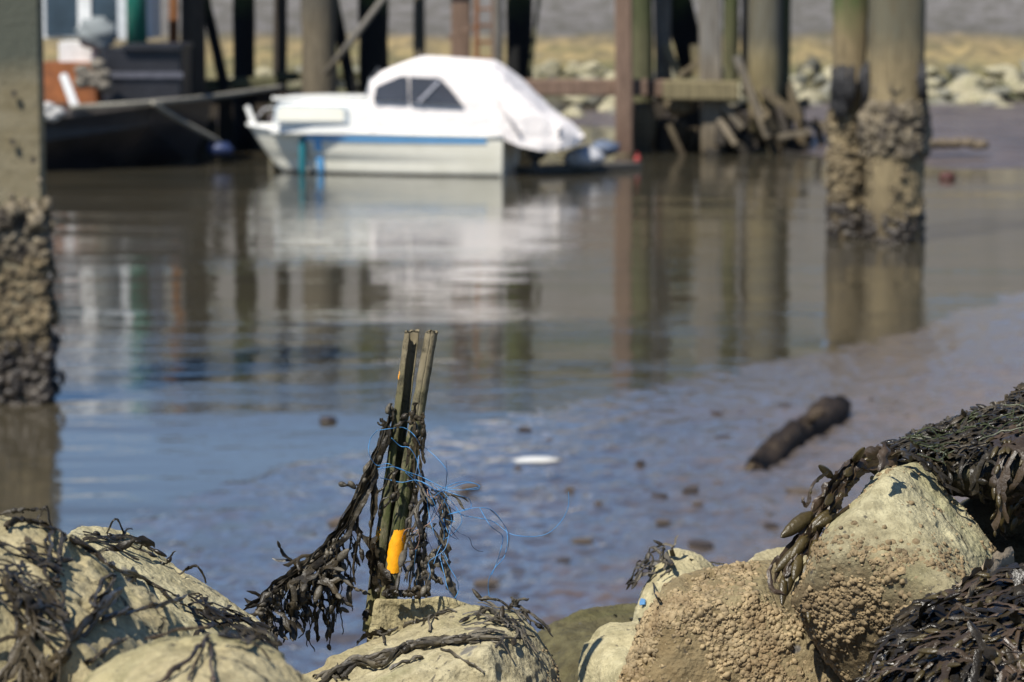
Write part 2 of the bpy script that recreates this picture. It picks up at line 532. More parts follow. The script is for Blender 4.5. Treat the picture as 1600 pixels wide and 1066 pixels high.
def build_dyke():
    # cross section (y, z): toe in the mud, rubble foot, smooth grey slope, grass crest
    prof = [(61.0, -0.30), (63.5, -0.02)]
    y = 64.0
    while y < 90: prof.append((y, (y-64)/3.0)); y += 0.35
    prof += [(91, 8.8), (95, 8.9), (140, 6.0), (400, 5.0), (1500, 5.0)]
    prof = np.array(prof)
    xs = np.concatenate([[-900, -300, -120, -60], np.arange(-26, 26.01, 0.3), [60, 120, 300, 900]])
    X, P = np.meshgrid(xs, prof[:, 0]); _, Z = np.meshgrid(xs, prof[:, 1])
    X = X.ravel(); Yy = P.ravel(); Z = Z.ravel()
    N = fbm(np.stack([X*0.9, Yy*0.9, Z*0], 1), 4)
    foot = np.clip(1-(Z-1.1)/0.5, 0, 1)*(Z > -0.2)
    Z = Z + N*(0.30*foot + 0.05)
    V = np.stack([X, Yy, Z], 1)
    nx = len(xs); ny = len(prof)
    i = np.arange(ny-1)[:, None]*nx + np.arange(nx-1)[None, :]
    Fc = np.stack([i, i+1, i+nx+1, i+nx], -1).reshape(-1, 4)
    t = NT('dyke slope')
    z = t.world_z()
    zz = t.math('ADD', z, t.math('MULTIPLY', t.math('SUBTRACT', t.noise(0.9, 5, 0.6), 0.5), 0.5))
    mr = t.n.new('ShaderNodeMapRange'); t.l.new(zz, mr.inputs[0]); mr.inputs[1].default_value = 0; mr.inputs[2].default_value = 10
    c = t.ramp(mr.outputs[0], [(0.02, (0.045, 0.035, 0.025)), (0.045, (0.10, 0.09, 0.05)), (0.085, (0.20, 0.175, 0.085)), (0.118, (0.33, 0.25, 0.12)),
                               (0.140, (0.26, 0.20, 0.105)), (0.158, (0.125, 0.118, 0.112)), (0.20, (0.165, 0.155, 0.15)), (0.62, (0.19, 0.18, 0.17)), (0.72, (0.07, 0.09, 0.03))])
    st = t.voronoi(1.4, t.map((1, 1, 0.5)))
    c = t.mix(t.ramp(t.noise(2.5, 6, 0.65), [(0.4, 0.65), (0.62, 0.0)]), c, (0.07, 0.066, 0.05))
    c = t.mix(t.ramp(t.noise(0.8, 6, 0.7, t.map((1, 2.5, 1))), [(0.6, 0.0), (0.75, 0.4)]), c, (0.33, 0.31, 0.30))
    gp = t.ramp(t.noise(0.7, 5, 0.65, t.map((1, 2, 2))), [(0.48, 0.0), (0.62, 0.6)])
    low = t.ramp(t.world_z(), [(0.0, 1.0), (1.35, 1.0)]); lw = t.n.new('ShaderNodeMapRange'); t.l.new(t.world_z(), lw.inputs[0]); lw.inputs[1].default_value = 1.6; lw.inputs[2].default_value = 1.2
    c = t.mix(t.math('MULTIPLY', gp, lw.outputs[0]), c, (0.09, 0.10, 0.045))
    m = t.out(c, 0.9, t.bump(t.noise(3, 6, 0.65), 0.08), spec=0.2)
    o = mobj('dyke', V, Fc, m, None, True); tag(o, kind='structure')


def build_far_mud():
    xs = np.arange(-24, 34, 0.25); ys = np.arange(45.0, 65.2, 0.25)
    X, Y = np.meshgrid(xs, ys); x = X.ravel(); y = Y.ravel()
    # near edge of the bank: behind the pier in the middle, coming closer at the right
    edge = np.interp(x, [-24, -4, 1.5, 3.2, 5.2, 7.0, 9.5, 20], [61, 61, 60.5, 55.0, 50.2, 47.9, 46.8, 42])
    s = y-edge + fbm(np.stack([x*0.35, y*0.35, x*0], 1), 3)*1.6
    z = np.where(s > 0, 0.26*(1-np.exp(-s/6)), s*0.05) + fbm(np.stack([x*0.8, y*0.8, x*0+3], 1), 4)*0.05
    nx = len(xs)
    i = np.arange(len(ys)-1)[:, None]*nx + np.arange(nx-1)[None, :]
    Fc = np.stack([i, i+1, i+nx+1, i+nx], -1).reshape(-1, 4)
    t = NT('far mud')
    c = t.ramp(t.noise(0.9, 5, 0.6), [(0.35, (0.075, 0.058, 0.05)), (0.65, (0.135, 0.108, 0.098))])
    m = t.out(c, t.ramp(t.noise(1.5, 4), [(0.35, 0.25), (0.65, 0.5)]), t.bump(t.noise(5, 5, 0.6), 0.03), IOR=1.36)
    o = mobj('mud_bank', np.stack([x, y, z], 1), Fc, m, None, True); tag(o, kind='structure')


build_water(); build_mud(); build_dyke(); build_far_mud()

# ------------------------------------------------------------------ rocks
_ICO = {}


def ico(level):
    if level not in _ICO:
        bm = bmesh.new(); bmesh.ops.create_icosphere(bm, subdivisions=level, radius=1.0)
        V = np.array([v.co[:] for v in bm.verts]); V /= np.linalg.norm(V, axis=1)[:, None]
        Fc = np.array([[v.index for v in f.verts] for f in bm.faces]); bm.free()
        _ICO[level] = (V, Fc)
    return _ICO[level]


def hull_planes(pts):
    bm = bmesh.new()
    vs = [bm.verts.new(Vector(p)) for p in pts]
    bmesh.ops.convex_hull(bm, input=vs)
    bm.normal_update()
    c = np.mean(pts, axis=0)
    pl = []
    for f in bm.faces:
        n = np.array(f.normal); h = n @ (np.array(f.verts[0].co)-c)
        if h < 0: n, h = -n, -h
        for q in pl:
            if n @ q[0] > 0.995 and abs(h-q[1]) < 0.01: break
        else:
            pl.append((n, h))
    bm.free()
    return c, np.array([p[0] for p in pl]), np.maximum(np.array([p[1] for p in pl]), 0.01)


def rock_surface(c, N, H, level, p, amp, seed):
    D, Fc = ico(level)
    q = np.maximum(D @ N.T, 0)/H[None, :]
    r = (q**p).sum(1)**(-1/p)
    wt = q**p
    nor = wt @ N; nor /= np.linalg.norm(nor, axis=1)[:, None]
    V = D*r[:, None]
    P = V + seed*3.1
    d = fbm(P*7, 3)*0.010 + fbm(P*24, 4, 0.55)*0.0065 - np.abs(perlin(P*11))*0.007
    chip = np.clip(fbm(P*17+9, 2)-0.22, 0, 1)          # broken out scallops with a hard lip
    d = d - np.minimum(chip*0.05, 0.007)
    d = d + perlin(P*75)*0.0018 + perlin(P*160)*0.0013
    V = V + nor*(d*amp)[:, None]
    return V + c, Fc, nor


ROCK_TREES = []     # (verts, faces) for draping weed


def back(pts, dy, dz, sx=1.0):
    """push copies of the outline points away from the eye and down: the unseen side of the stone"""
    pts = np.asarray(pts); c = pts.mean(0)
    b = c + (pts-c)*sx
    return b + np.array([0, dy, dz])


def rock(name, label, mat, pts, level=7, p=14, amp=1.0, seed=0.0, group='stones of the rubble bank'):
    p = p*2.6
    c, N, H = hull_planes(np.asarray(pts))
    H = H*1.015
    rg_ = np.random.default_rng(int(seed*13)+3); ex = rg_.normal(size=(4, 3)); ex /= np.linalg.norm(ex, axis=1)[:, None]
    sup = ((np.asarray(pts)-c) @ ex.T).max(0)
    N = np.concatenate([N, ex]); H = np.concatenate([H, sup*rg_.uniform(0.93, 0.98, 4)])
    V, Fc, nor = rock_surface(c, N, H, level, p, amp, seed)
    o = mobj(name, V, Fc, mat, None, True, origin=c)
    tag(o, label, 'rock', group)
    Vl, Fl, _ = rock_surface(c, N, H, 6, p, amp, seed)
    ROCK_TREES.append((Vl, Fl))
    return o, V, Fc, nor


def A(lst): return [at(*q) for q in lst]


def vn(V, Fc):
    n = np.zeros_like(V)
    f = np.cross(V[Fc[:, 1]]-V[Fc[:, 0]], V[Fc[:, 2]]-V[Fc[:, 0]])
    for k in range(3): np.add.at(n, Fc[:, k], f)
    return n/np.maximum(np.linalg.norm(n, axis=1), 1e-12)[:, None], f


def barnacles(parent, V, Fc, count, mat, mask, size=(0.0016, 0.0042), seed=1):
    """truncated cones with a crater, crusted over part of a stone"""
    rg = np.random.default_rng(seed)
    n, f = vn(V, Fc)
    area = np.linalg.norm(f, axis=1)
    cen = V[Fc].mean(1)
    fn = f/np.maximum(area, 1e-12)[:, None]
    view = cen-EYE; facing = -(fn*view).sum(1)/np.linalg.norm(view, axis=1) > -0.15
    wgt = area*facing*np.clip(mask(cen), 0, None)
    if wgt.sum() <= 0: return
    idx = rg.choice(len(cen), size=count, p=wgt/wgt.sum())
    C = cen[idx] + rg.normal(size=(count, 3))*0.0006; Nn = fn[idx]
    size = size[0] + (size[1]-size[0])*rg.beta(1.0, 3.0, count)
    t = np.cross(Nn, rg.normal(size=(count, 3))); t /= np.linalg.norm(t, axis=1)[:, None]
    b = np.cross(Nn, t)
    m = 8; a = np.arange(m)*2*math.pi/m
    rings = [(1.12, -0.15), (0.92, 0.35), (0.58, 0.80), (0.36, 0.72), (0.24, 0.25)]
    VV = []
    ht = 0.45 + 0.7*rg.random(count)
    shut = rg.random(count) < 0.72
    for q_, (r, h) in enumerate(rings):
        h = np.where(shut, (-0.15, 0.42, 0.82, 0.92, 0.95)[q_], h)
        jit = 1 + 0.24*rg.normal(size=(count, m))
        ring = C[:, None, :] + size[:, None, None]*r*jit[:, :, None]*(t[:, None, :]*np.cos(a)[None, :, None] + b[:, None, :]*np.sin(a)[None, :, None]) + (Nn*(size*h*ht)[:, None])[:, None, :]
        VV.append(ring)
    VV = np.concatenate(VV, 1)       # count, 5m, 3
    base = []
    for k in range(len(rings)-1):
        for i in range(m):
            j = (i+1) % m
            base.append([k*m+i, k*m+j, (k+1)*m+j, (k+1)*m+i])
    k = len(rings)-1
    base += [[k*m+0, k*m+1, k*m+2, k*m+3], [k*m+0, k*m+3, k*m+4, k*m+7], [k*m+4, k*m+5, k*m+6, k*m+7]]
    base = np.array(base)
    FF = (base[None] + (np.arange(count)*VV.shape[1])[:, None, None]).reshape(-1, 4)
    o = mobj('barnacles', VV.reshape(-1, 3), FF, mat, parent, True)
    tag(o, kind='stuff')


def frontback(front, dy=0.22, dz=-0.10, sx=1.0):
    f = np.array(A(front))
    return np.concatenate([f, back(f, dy, dz, sx)])


def build_rocks():
    # left, close to the lens: soft focus
    rock('rock', 'big warm tan boulder in soft focus with black weed down its near face', M['rock_near'],
         np.concatenate([A([(-150, 800, 2.85), (0, 801, 2.9), (75, 822, 2.9), (168, 888, 2.92), (260, 942, 2.92), (310, 1000, 2.9), (360, 1130, 2.85)]),
                         A([(-200, 1250, 2.55), (-150, 900, 2.6), (150, 1010, 2.62), (250, 1250, 2.6), (340, 1300, 2.8)]),
                         A([(-100, 1100, 3.15), (40, 930, 3.1), (300, 1200, 3.15)])]), p=16, amp=0.9, seed=1)
    rock('rock', 'low blurred boulder at the bottom edge in front of the big tan boulder', M['rock_near'],
         np.concatenate([A([(130, 1060, 2.5), (225, 1008, 2.52), (330, 985, 2.55), (400, 995, 2.55), (470, 1040, 2.52), (520, 1120, 2.5)]),
                         A([(120, 1250, 2.35), (300, 1090, 2.32), (520, 1250, 2.35)]), A([(200, 1200, 2.72), (420, 1180, 2.72)])]), p=10, amp=0.7, seed=2)
    rock('rock', 'long pale grainy stone sloping down behind the soft tan boulder', M['rock_pale'],
         np.concatenate([A([(96, 836, 3.35), (126, 817, 3.42), (170, 822, 3.44), (240, 858, 3.46), (318, 912, 3.46), (378, 952, 3.46), (412, 970, 3.44), (438, 1015, 3.42), (450, 1060, 3.4)]),
                         A([(100, 900, 3.2), (220, 960, 3.2), (400, 1060, 3.22), (430, 1200, 3.2), (100, 1200, 3.2)]),
                         A([(140, 900, 3.62), (380, 1030, 3.62), (430, 1200, 3.62), (100, 1200, 3.62)])]), level=8, p=16, amp=0.6, seed=3)
    # centre
    o, V, Fc, n = rock('rock', 'smooth ridged tan boulder in sharp focus in front of the post', M['rock_a'],
         np.concatenate([A([(430, 1085, 3.45), (480, 1046, 3.46), (600, 990, 3.5), (715, 950, 3.5), (780, 941, 3.5), (838, 968, 3.48), (868, 1012, 3.46), (884, 1090, 3.44)]),
                         A([(420, 1200, 3.30), (600, 1100, 3.30), (760, 1010, 3.34), (830, 1200, 3.28)]),
                         A([(560, 1200, 3.62), (700, 1050, 3.60), (860, 1200, 3.6)])]), level=8, p=13, amp=0.75, seed=4)
    barnacles(o, V, Fc, 260, M['barnacle'], lambda c: np.clip((c[:, 0]-0.028)*40, 0, 1)*np.clip(0.5+fbm(c*30, 2)*3, 0.02, 1), (0.0012, 0.003), 4)
    rock('rock', 'flat topped streaked block wedged behind the ridged boulder at the foot of the post', M['rock_block'],
         np.concatenate([A([(568, 1010, 3.56), (588, 938, 3.57), (640, 936, 3.57), (700, 937, 3.57), (745, 950, 3.57), (800, 1010, 3.57)]),
                         A([(575, 1100, 3.55), (790, 1100, 3.55)]),
                         A([(620, 948, 3.74), (720, 948, 3.74), (610, 1150, 3.75), (780, 1150, 3.75)])]), p=22, amp=0.45, seed=5)
    # gap between centre and right
    rock('rock', 'rounded dark olive stone covered in algae, low in the gap between the pale boulders', M['rock_olive'],
         np.concatenate([A([(790, 1040, 4.4), (860, 972, 4.45), (920, 945, 4.5), (1000, 934, 4.5), (1060, 960, 4.5)]),
                         A([(800, 1250, 4.25), (930, 1080, 4.2), (1060, 1250, 4.25)]), A([(850, 1200, 4.8), (1040, 1200, 4.8)])]), p=9, amp=0.9, seed=6)
    rock('rock', 'small rounded pale boulder tucked against the big barnacled block', M['rock_pale'],
         np.concatenate([A([(898, 1045, 3.85), (908, 1000, 3.87), (942, 968, 3.88), (1000, 966, 3.88), (1040, 990, 3.88)]),
                         A([(900, 1200, 3.78), (970, 1060, 3.72), (1040, 1200, 3.78)]), A([(930, 1150, 4.05), (1040, 1100, 4.05)])]), p=8, amp=0.6, seed=7)
    rock('rock', 'pale peaked stone half covered by weed, behind the barnacled block', M['rock_pale'],
         np.concatenate([A([(985, 980, 4.1), (1000, 935, 4.12), (1020, 890, 4.15), (1045, 859, 4.18), (1085, 862, 4.18), (1125, 884, 4.18), (1180, 940, 4.15)]),
                         A([(990, 1100, 4.0), (1090, 960, 3.98), (1180, 1100, 4.0)]), A([(1000, 1050, 4.4), (1150, 1050, 4.4)])]), p=13, amp=0.7, seed=8)
    rock('rock', 'flat brown stone peeping out left of the hanging olive weed tips', M['rock_a'],
         np.concatenate([A([(1165, 880, 3.98), (1180, 866, 4.0), (1215, 852, 4.02), (1250, 850, 4.02), (1270, 880, 4.0)]),
                         A([(1160, 950, 3.92), (1270, 950, 3.92)]), A([(1180, 950, 4.2), (1270, 930, 4.2)])]), level=6, p=12, amp=0.5, seed=9)
    # right
    o, V, Fc, n = rock('rock', 'wide block crusted with tan barnacles, between the small boulders and the tilted block', M['rock_barn'],
         np.concatenate([A([(955, 1120, 3.52), (985, 1010, 3.58), (1015, 945, 3.62), (1050, 905, 3.66), (1090, 889, 3.68), (1215, 868, 3.72), (1250, 930, 3.70), (1330, 1060, 3.62), (1400, 1150, 3.55)]),
                         A([(960, 1250, 3.53), (1050, 960, 3.555), (1180, 925, 3.575), (1240, 1040, 3.55), (1350, 1250, 3.50)]),
                         A([(1060, 1000, 3.95), (1200, 960, 4.0), (1330, 1150, 3.95), (1000, 1200, 3.9)])]), level=8, p=18, amp=0.75, seed=10)
    barnacles(o, V, Fc, 12000, M['barnacle'], lambda c: np.clip(0.42+fbm(c*9+3, 3)*2.4, 0.015, 1)*np.clip(1.2-(c[:, 0]-0.26)*6, 0.15, 1), (0.0010, 0.0054), 5)
    o, V, Fc, n = rock('rock', 'large tilted triangular block, pale above and brown with barnacles below', M['rock_tilt'],
         np.concatenate([A([(1230, 950, 3.52), (1285, 832, 3.54), (1378, 735, 3.62), (1432, 722, 3.64), (1478, 765, 3.64), (1560, 868, 3.62), (1600, 960, 3.6)]),
                         A([(1228, 955, 3.50), (1330, 1075, 3.50), (1420, 1160, 3.52), (1580, 1100, 3.46)]),
                         A([(1300, 850, 3.46), (1385, 745, 3.56), (1500, 930, 3.38), (1440, 960, 3.40)]),
                         A([(1330, 960, 3.84), (1430, 780, 3.84), (1560, 1000, 3.86), (1420, 1150, 3.8)])]), level=8, p=20, amp=0.6, seed=11)
    cz = at(1400, 900, 3.5)

    def mk(c):
        low = np.clip((at(1400, 822, 3.5)[2]-c[:, 2]-0.25*np.clip(c[:, 0]-0.43, 0, 1))*16, 0.02, 1)
        return low*np.clip(0.45+fbm(c*11+8, 3)*2.4, 0.02, 1)*np.clip(1.1-(c[:, 0]-0.47)*8, 0.03, 1)
    barnacles(o, V, Fc, 13000, M['barnacle_dark'], mk, (0.0010, 0.0052), 6)
    barnacles(o, V, Fc, 500, M['barnacle'], lambda c: np.clip(0.3+fbm(c*14+2, 2)*2, 0.0, 1), (0.0009, 0.0022), 16)
    rock('rock', 'overhanging slab buried under wet weed, roofing the dark hollow', M['rock_dark'],
         np.concatenate([A([(1330, 725, 3.80), (1400, 705, 3.85), (1480, 668, 3.88), (1560, 640, 3.9), (1640, 598, 3.92), (1800, 560, 3.9)]),
                         A([(1440, 755, 3.66), (1560, 735, 3.58), (1700, 700, 3.55), (1820, 720, 3.55), (1820, 800, 3.6), (1600, 778, 3.62), (1480, 775, 3.72)]),
                         A([(1420, 760, 4.1), (1600, 720, 4.2), (1800, 700, 4.2), (1800, 800, 4.1)])]), p=14, amp=0.8, seed=12)
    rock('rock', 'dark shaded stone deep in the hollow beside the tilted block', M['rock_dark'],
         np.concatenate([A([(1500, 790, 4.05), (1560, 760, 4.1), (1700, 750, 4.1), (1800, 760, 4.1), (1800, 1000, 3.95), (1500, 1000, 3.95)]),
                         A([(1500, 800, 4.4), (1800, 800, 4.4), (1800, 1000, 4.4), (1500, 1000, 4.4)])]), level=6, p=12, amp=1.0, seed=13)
    rock('rock', 'rounded stone under the glossy black weed heap in the lower corner', M['rock_dark'],
         np.concatenate([A([(1300, 1110, 3.30), (1360, 1030, 3.34), (1430, 960, 3.38), (1520, 912, 3.42), (1600, 892, 3.44), (1720, 880, 3.45)]),
                         A([(1330, 1250, 3.12), (1480, 1090, 3.10), (1620, 1030, 3.12), (1760, 1060, 3.12), (1760, 1250, 3.1)]),
                         A([(1450, 1050, 3.55), (1700, 960, 3.62), (1700, 1200, 3.5)])]), p=10, amp=1.0, seed=14)


build_rocks()
VV, FF, o_ = [], [], 0
for (v, f) in ROCK_TREES:
    VV.append(v); FF.append(f+o_); o_ += len(v)
BVH = BVHTree.FromPolygons(np.concatenate(VV).tolist(), np.concatenate(FF).tolist())


# ------------------------------------------------------------------ weed
def proj(P):
    v = np.asarray(P)-EYE; d = v @ FW
    return CX+F*v[0]/d, CY-F*(v @ UP)/d


class Weed:
    """collects flat wrack fronds and their swollen bladders"""
    def __init__(s, seed):
        s.V, s.F, s.n = [], [], 0
        s.bV, s.bF, s.bn = [], [], 0
        s.r = np.random.default_rng(seed); s.clip = None; s.rag = 1.1

    def ribbon(s, P, W, T, N):
        P = np.asarray(P); n = len(P)
        if n < 3: return
        t = np.gradient(P, axis=0); t /= np.maximum(np.linalg.norm(t, axis=1), 1e-9)[:, None]
        N = np.asarray(N); N = N - t*(N*t).sum(1)[:, None]
        N /= np.maximum(np.linalg.norm(N, axis=1), 1e-9)[:, None]
        B = np.cross(t, N)
        W = np.asarray(W)[:, None]; T = np.asarray(T)[:, None]
        n_ = len(P); x = np.cumsum(np.linalg.norm(np.diff(P, axis=0, prepend=P[:1]), axis=1))[:, None]
        ph = s.r.random(4)*90
        def nz(k, f): return fbm(np.concatenate([x*f+ph[k], x*0+k, x*0], 1), 2)[:, None]
        WL = W*np.clip(1+nz(0, 110)*s.rag, 0.3, 2); WR = W*np.clip(1+nz(1, 110)*s.rag, 0.3, 2)
        EL = N*W*nz(2, 80)*1.3; ER = N*W*nz(3, 80)*1.3
        ring = [P-B*WL+EL, P-B*WL*0.45+EL*0.35+N*T, P+N*T*1.7, P+B*WR*0.45+ER*0.35+N*T, P+B*WR+ER, P+B*WR*0.45+ER*0.35-N*T*0.6, P-N*T, P-B*WL*0.45+EL*0.35-N*T*0.6]
        V = np.stack(ring, 1).reshape(-1, 3)
        k = 8
        i = (np.arange(n-1)*k)[:, None]; j = np.arange(k)[None, :]; j2 = (j+1) % k
        Fc = np.stack([i+j, i+j2, i+k+j2, i+k+j], -1).reshape(-1, 4)
        s.V.append(V); s.F.append(Fc+s.n); s.n += len(V)

    def bladder(s, c, ax, rl, rr, flat=0.85, nh=None):
        ax = np.asarray(ax)/max(np.linalg.norm(ax), 1e-9)
        u = np.cross(ax, nh if nh is not None else s.r.normal(size=3)); u /= max(np.linalg.norm(u), 1e-9)
        v = np.cross(ax, u)
        m, k = 8, 6
        V = []
        for i in range(k+1):
            a = math.pi*i/k
            x = -math.cos(a); rad = max(math.sin(a), 0.02)**1.15*(1-0.22*x)
            for j in range(m):
                b = 2*math.pi*j/m
                V.append(c + ax*x*rl + (u*math.cos(b) + v*math.sin(b)*flat)*rad*rr)
        Fc = np.array([[i*m+j, i*m+(j+1) % m, (i+1)*m+(j+1) % m, (i+1)*m+j] for i in range(k) for j in range(m)])
        s.bV.append(np.array(V)); s.bF.append(Fc+s.bn); s.bn += len(V)

    def walk(s, p, d, n, step, grav, wander, off, nor0=None, free=False, hug=0.55):
        P, N = [np.array(p, float)], []
        d = np.array(d, float); d /= max(np.linalg.norm(d), 1e-9)
        nor = np.array(nor0 if nor0 is not None else (0, -0.7, 0.7), float)
        N.append(nor)
        if nor0 is not None and not free:
            d = d-nor*(d @ nor)*0.85; d /= max(np.linalg.norm(d), 1e-9)
        turn = s.r.normal()*0.12
        for i in range(n):
            turn = turn*0.9 + s.r.normal()*0.05
            d = d + np.cross(nor, d)*turn
            d = d + np.array([0, 0, -grav]) + s.r.normal(size=3)*wander
            d /= np.linalg.norm(d)
            q = P[-1] + d*step
            if not free:
                loc, nn, idx, dist = BVH.find_nearest(Vector(q), 0.08)
                if loc is not None:
                    loc = np.array(loc); nn = np.array(nn)
                    sd = (q-loc) @ nn
                    if off < sd < 0.03 and hug:
                        q = q - nn*(sd-off)*hug; sd = (q-loc) @ nn
                        nor = nor*0.7 + nn*0.3
                    if sd < off:
                        q = loc + nn*off
                        d = q-P[-1]; d /= max(np.linalg.norm(d), 1e-9)
                        nor = nor*0.6 + nn*0.4
            nor = nor + s.r.normal(size=3)*0.10; nor /= np.linalg.norm(nor)
            if s.clip is not None and not s.clip(*proj(q)): break
            P.append(q); N.append(nor.copy())
        return np.array(P), np.array(N), d

    def frond(s, p, d, length, width, grav=0.15, wander=0.16, off=0.003, depth=2, step=0.006, blad=0.5, tip=0.4, free=False, nor=None, th=0.0006, ruffle=0.4, spread=0.6):
        n = max(4, int(length/step*s.r.uniform(0.7, 1.2)))
        P, N, d2 = s.walk(p, d, n, step, grav, wander, off, nor, free)
        if len(P) < 4: return
        x = np.linspace(0, 1, len(P))
        W = width*(0.75+0.25*x)*(1+ruffle*fbm(np.stack([x*9+s.r.random()*50, x*0, x*0], 1), 2)*1.6)
        if depth == 0: W = W*np.clip((1.04-x)*7, 0.12, 1)
        W = np.maximum(W, width*0.15)
        s.ribbon(P, W, np.full(len(P), th), N)
        # bladders in pairs beside the midrib
        i = 3
        while i < len(P)-2:
            if s.r.random() < blad*0.22:
                t = P[i+1]-P[i]; t /= max(np.linalg.norm(t), 1e-9)
                b = np.cross(t, N[i]); rr = min(s.r.uniform(0.0016, 0.0044), width*1.1)
                for sg in ((-1, 1) if s.r.random() < 0.55 else (s.r.choice([-1, 1]),)):
                    s.bladder(P[i]+b*sg*width*0.55+N[i]*0.001, t, rr*s.r.uniform(1.15, 1.7), rr, 0.85, N[i])
                i += 2
            i += 1
        if depth > 0:
            for sg in (-1, 1):
                b = np.cross(d2, N[-1])
                s.frond(P[-1], d2+b*sg*s.r.uniform(0.3, 1.0)*spread, length*s.r.uniform(0.55, 0.9), width*s.r.uniform(0.75, 0.95), grav, wander, off+s.r.uniform(0, 0.002), depth-1, step, blad, tip, free, N[-1], th, ruffle, spread)
        elif s.r.random() < tip:
            rr = s.r.uniform(0.002, 0.0046)
            s.bladder(P[-1]+d2*rr*1.6, d2, rr*s.r.uniform(1.8, 3.0), rr, 0.6, N[-1])

    def along(s, pts, width, jitter=0.003, n=40, th=0.0011, blad=0.3, ruffle=0.35, taper=True, twist=1.0):
        """frond that follows given world points (smooth), with jitter"""
        pts = np.array(pts); k = len(pts)
        u = np.linspace(0, k-1, n)
        P = catmull(pts, u)
        ph = s.r.random(3)*50
        nz = np.stack([fbm(np.stack([u*0.9+ph[a], u*0, u*0], 1), 3) for a in range(3)], 1)
        P = P + nz*jitter*2.2
        ang = s.r.random()*6.28 + np.cumsum(s.r.normal(size=n))*0.22*twist
        N = np.stack([np.cos(ang), np.sin(ang), np.full(n, 0.15)], 1)
        W = width*(1+ruffle*fbm(np.stack([u*3+ph[0], u*0, u*0], 1), 2)*2.0)
        if taper: W = W*np.clip((u[-1]-u+0.06)*2.2, 0.15, 1)
        W = np.maximum(W, width*0.2)
        s.ribbon(P, W, np.full(n, th), N)
        for i in range(2, n-2):
            if s.r.random() < blad*0.25:
                t = P[i+1]-P[i]; b = np.cross(t/np.linalg.norm(t), N[i]/np.linalg.norm(N[i])); rr = s.r.uniform(0.0014, 0.0038)
                s.bladder(P[i]+b*width*0.5*s.r.choice([-1, 1]), t, rr*s.r.uniform(1.2, 1.8), rr, 0.85)
        return P

    def build(s, name, label, mat, bmat=None, group=None, bname='air_bladders'):
        V = np.concatenate(s.V); Fc = np.concatenate(s.F)
        org = (V.min(0)+V.max(0))/2; org[2] = V[:, 2].min()
        o = mobj(name, V, Fc, mat, None, True, origin=org)
        o.data.set_sharp_from_angle(angle=R(62))
        tag(o, label, 'seaweed', group)
        if s.bn:
            b = mobj(bname, np.concatenate(s.bV), np.concatenate(s.bF), bmat or mat, o, True)
            tag(b, kind='stuff')
        return o


def catmull(pts, u):
    pts = np.asarray(pts); k = len(pts)
    i = np.clip(np.floor(u).astype(int), 0, k-2); f = (u-i)[:, None]
    p0 = pts[np.maximum(i-1, 0)]; p1 = pts[i]; p2 = pts[i+1]; p3 = pts[np.minimum(i+2, k-1)]
    return 0.5*((2*p1) + (-p0+p2)*f + (2*p0-5*p1+4*p2-p3)*f*f + (-p0+3*p1-3*p2+p3)*f**3)


def surf(px, py):
    """first rock surface seen at a pixel: (point, normal)"""
    r = ray(px, py); r = r/np.linalg.norm(r)
    h = BVH.ray_cast(Vector(EYE), Vector(r), 20.0)
    if h[0] is None: return None, None
    return np.array(h[0]), np.array(h[1])


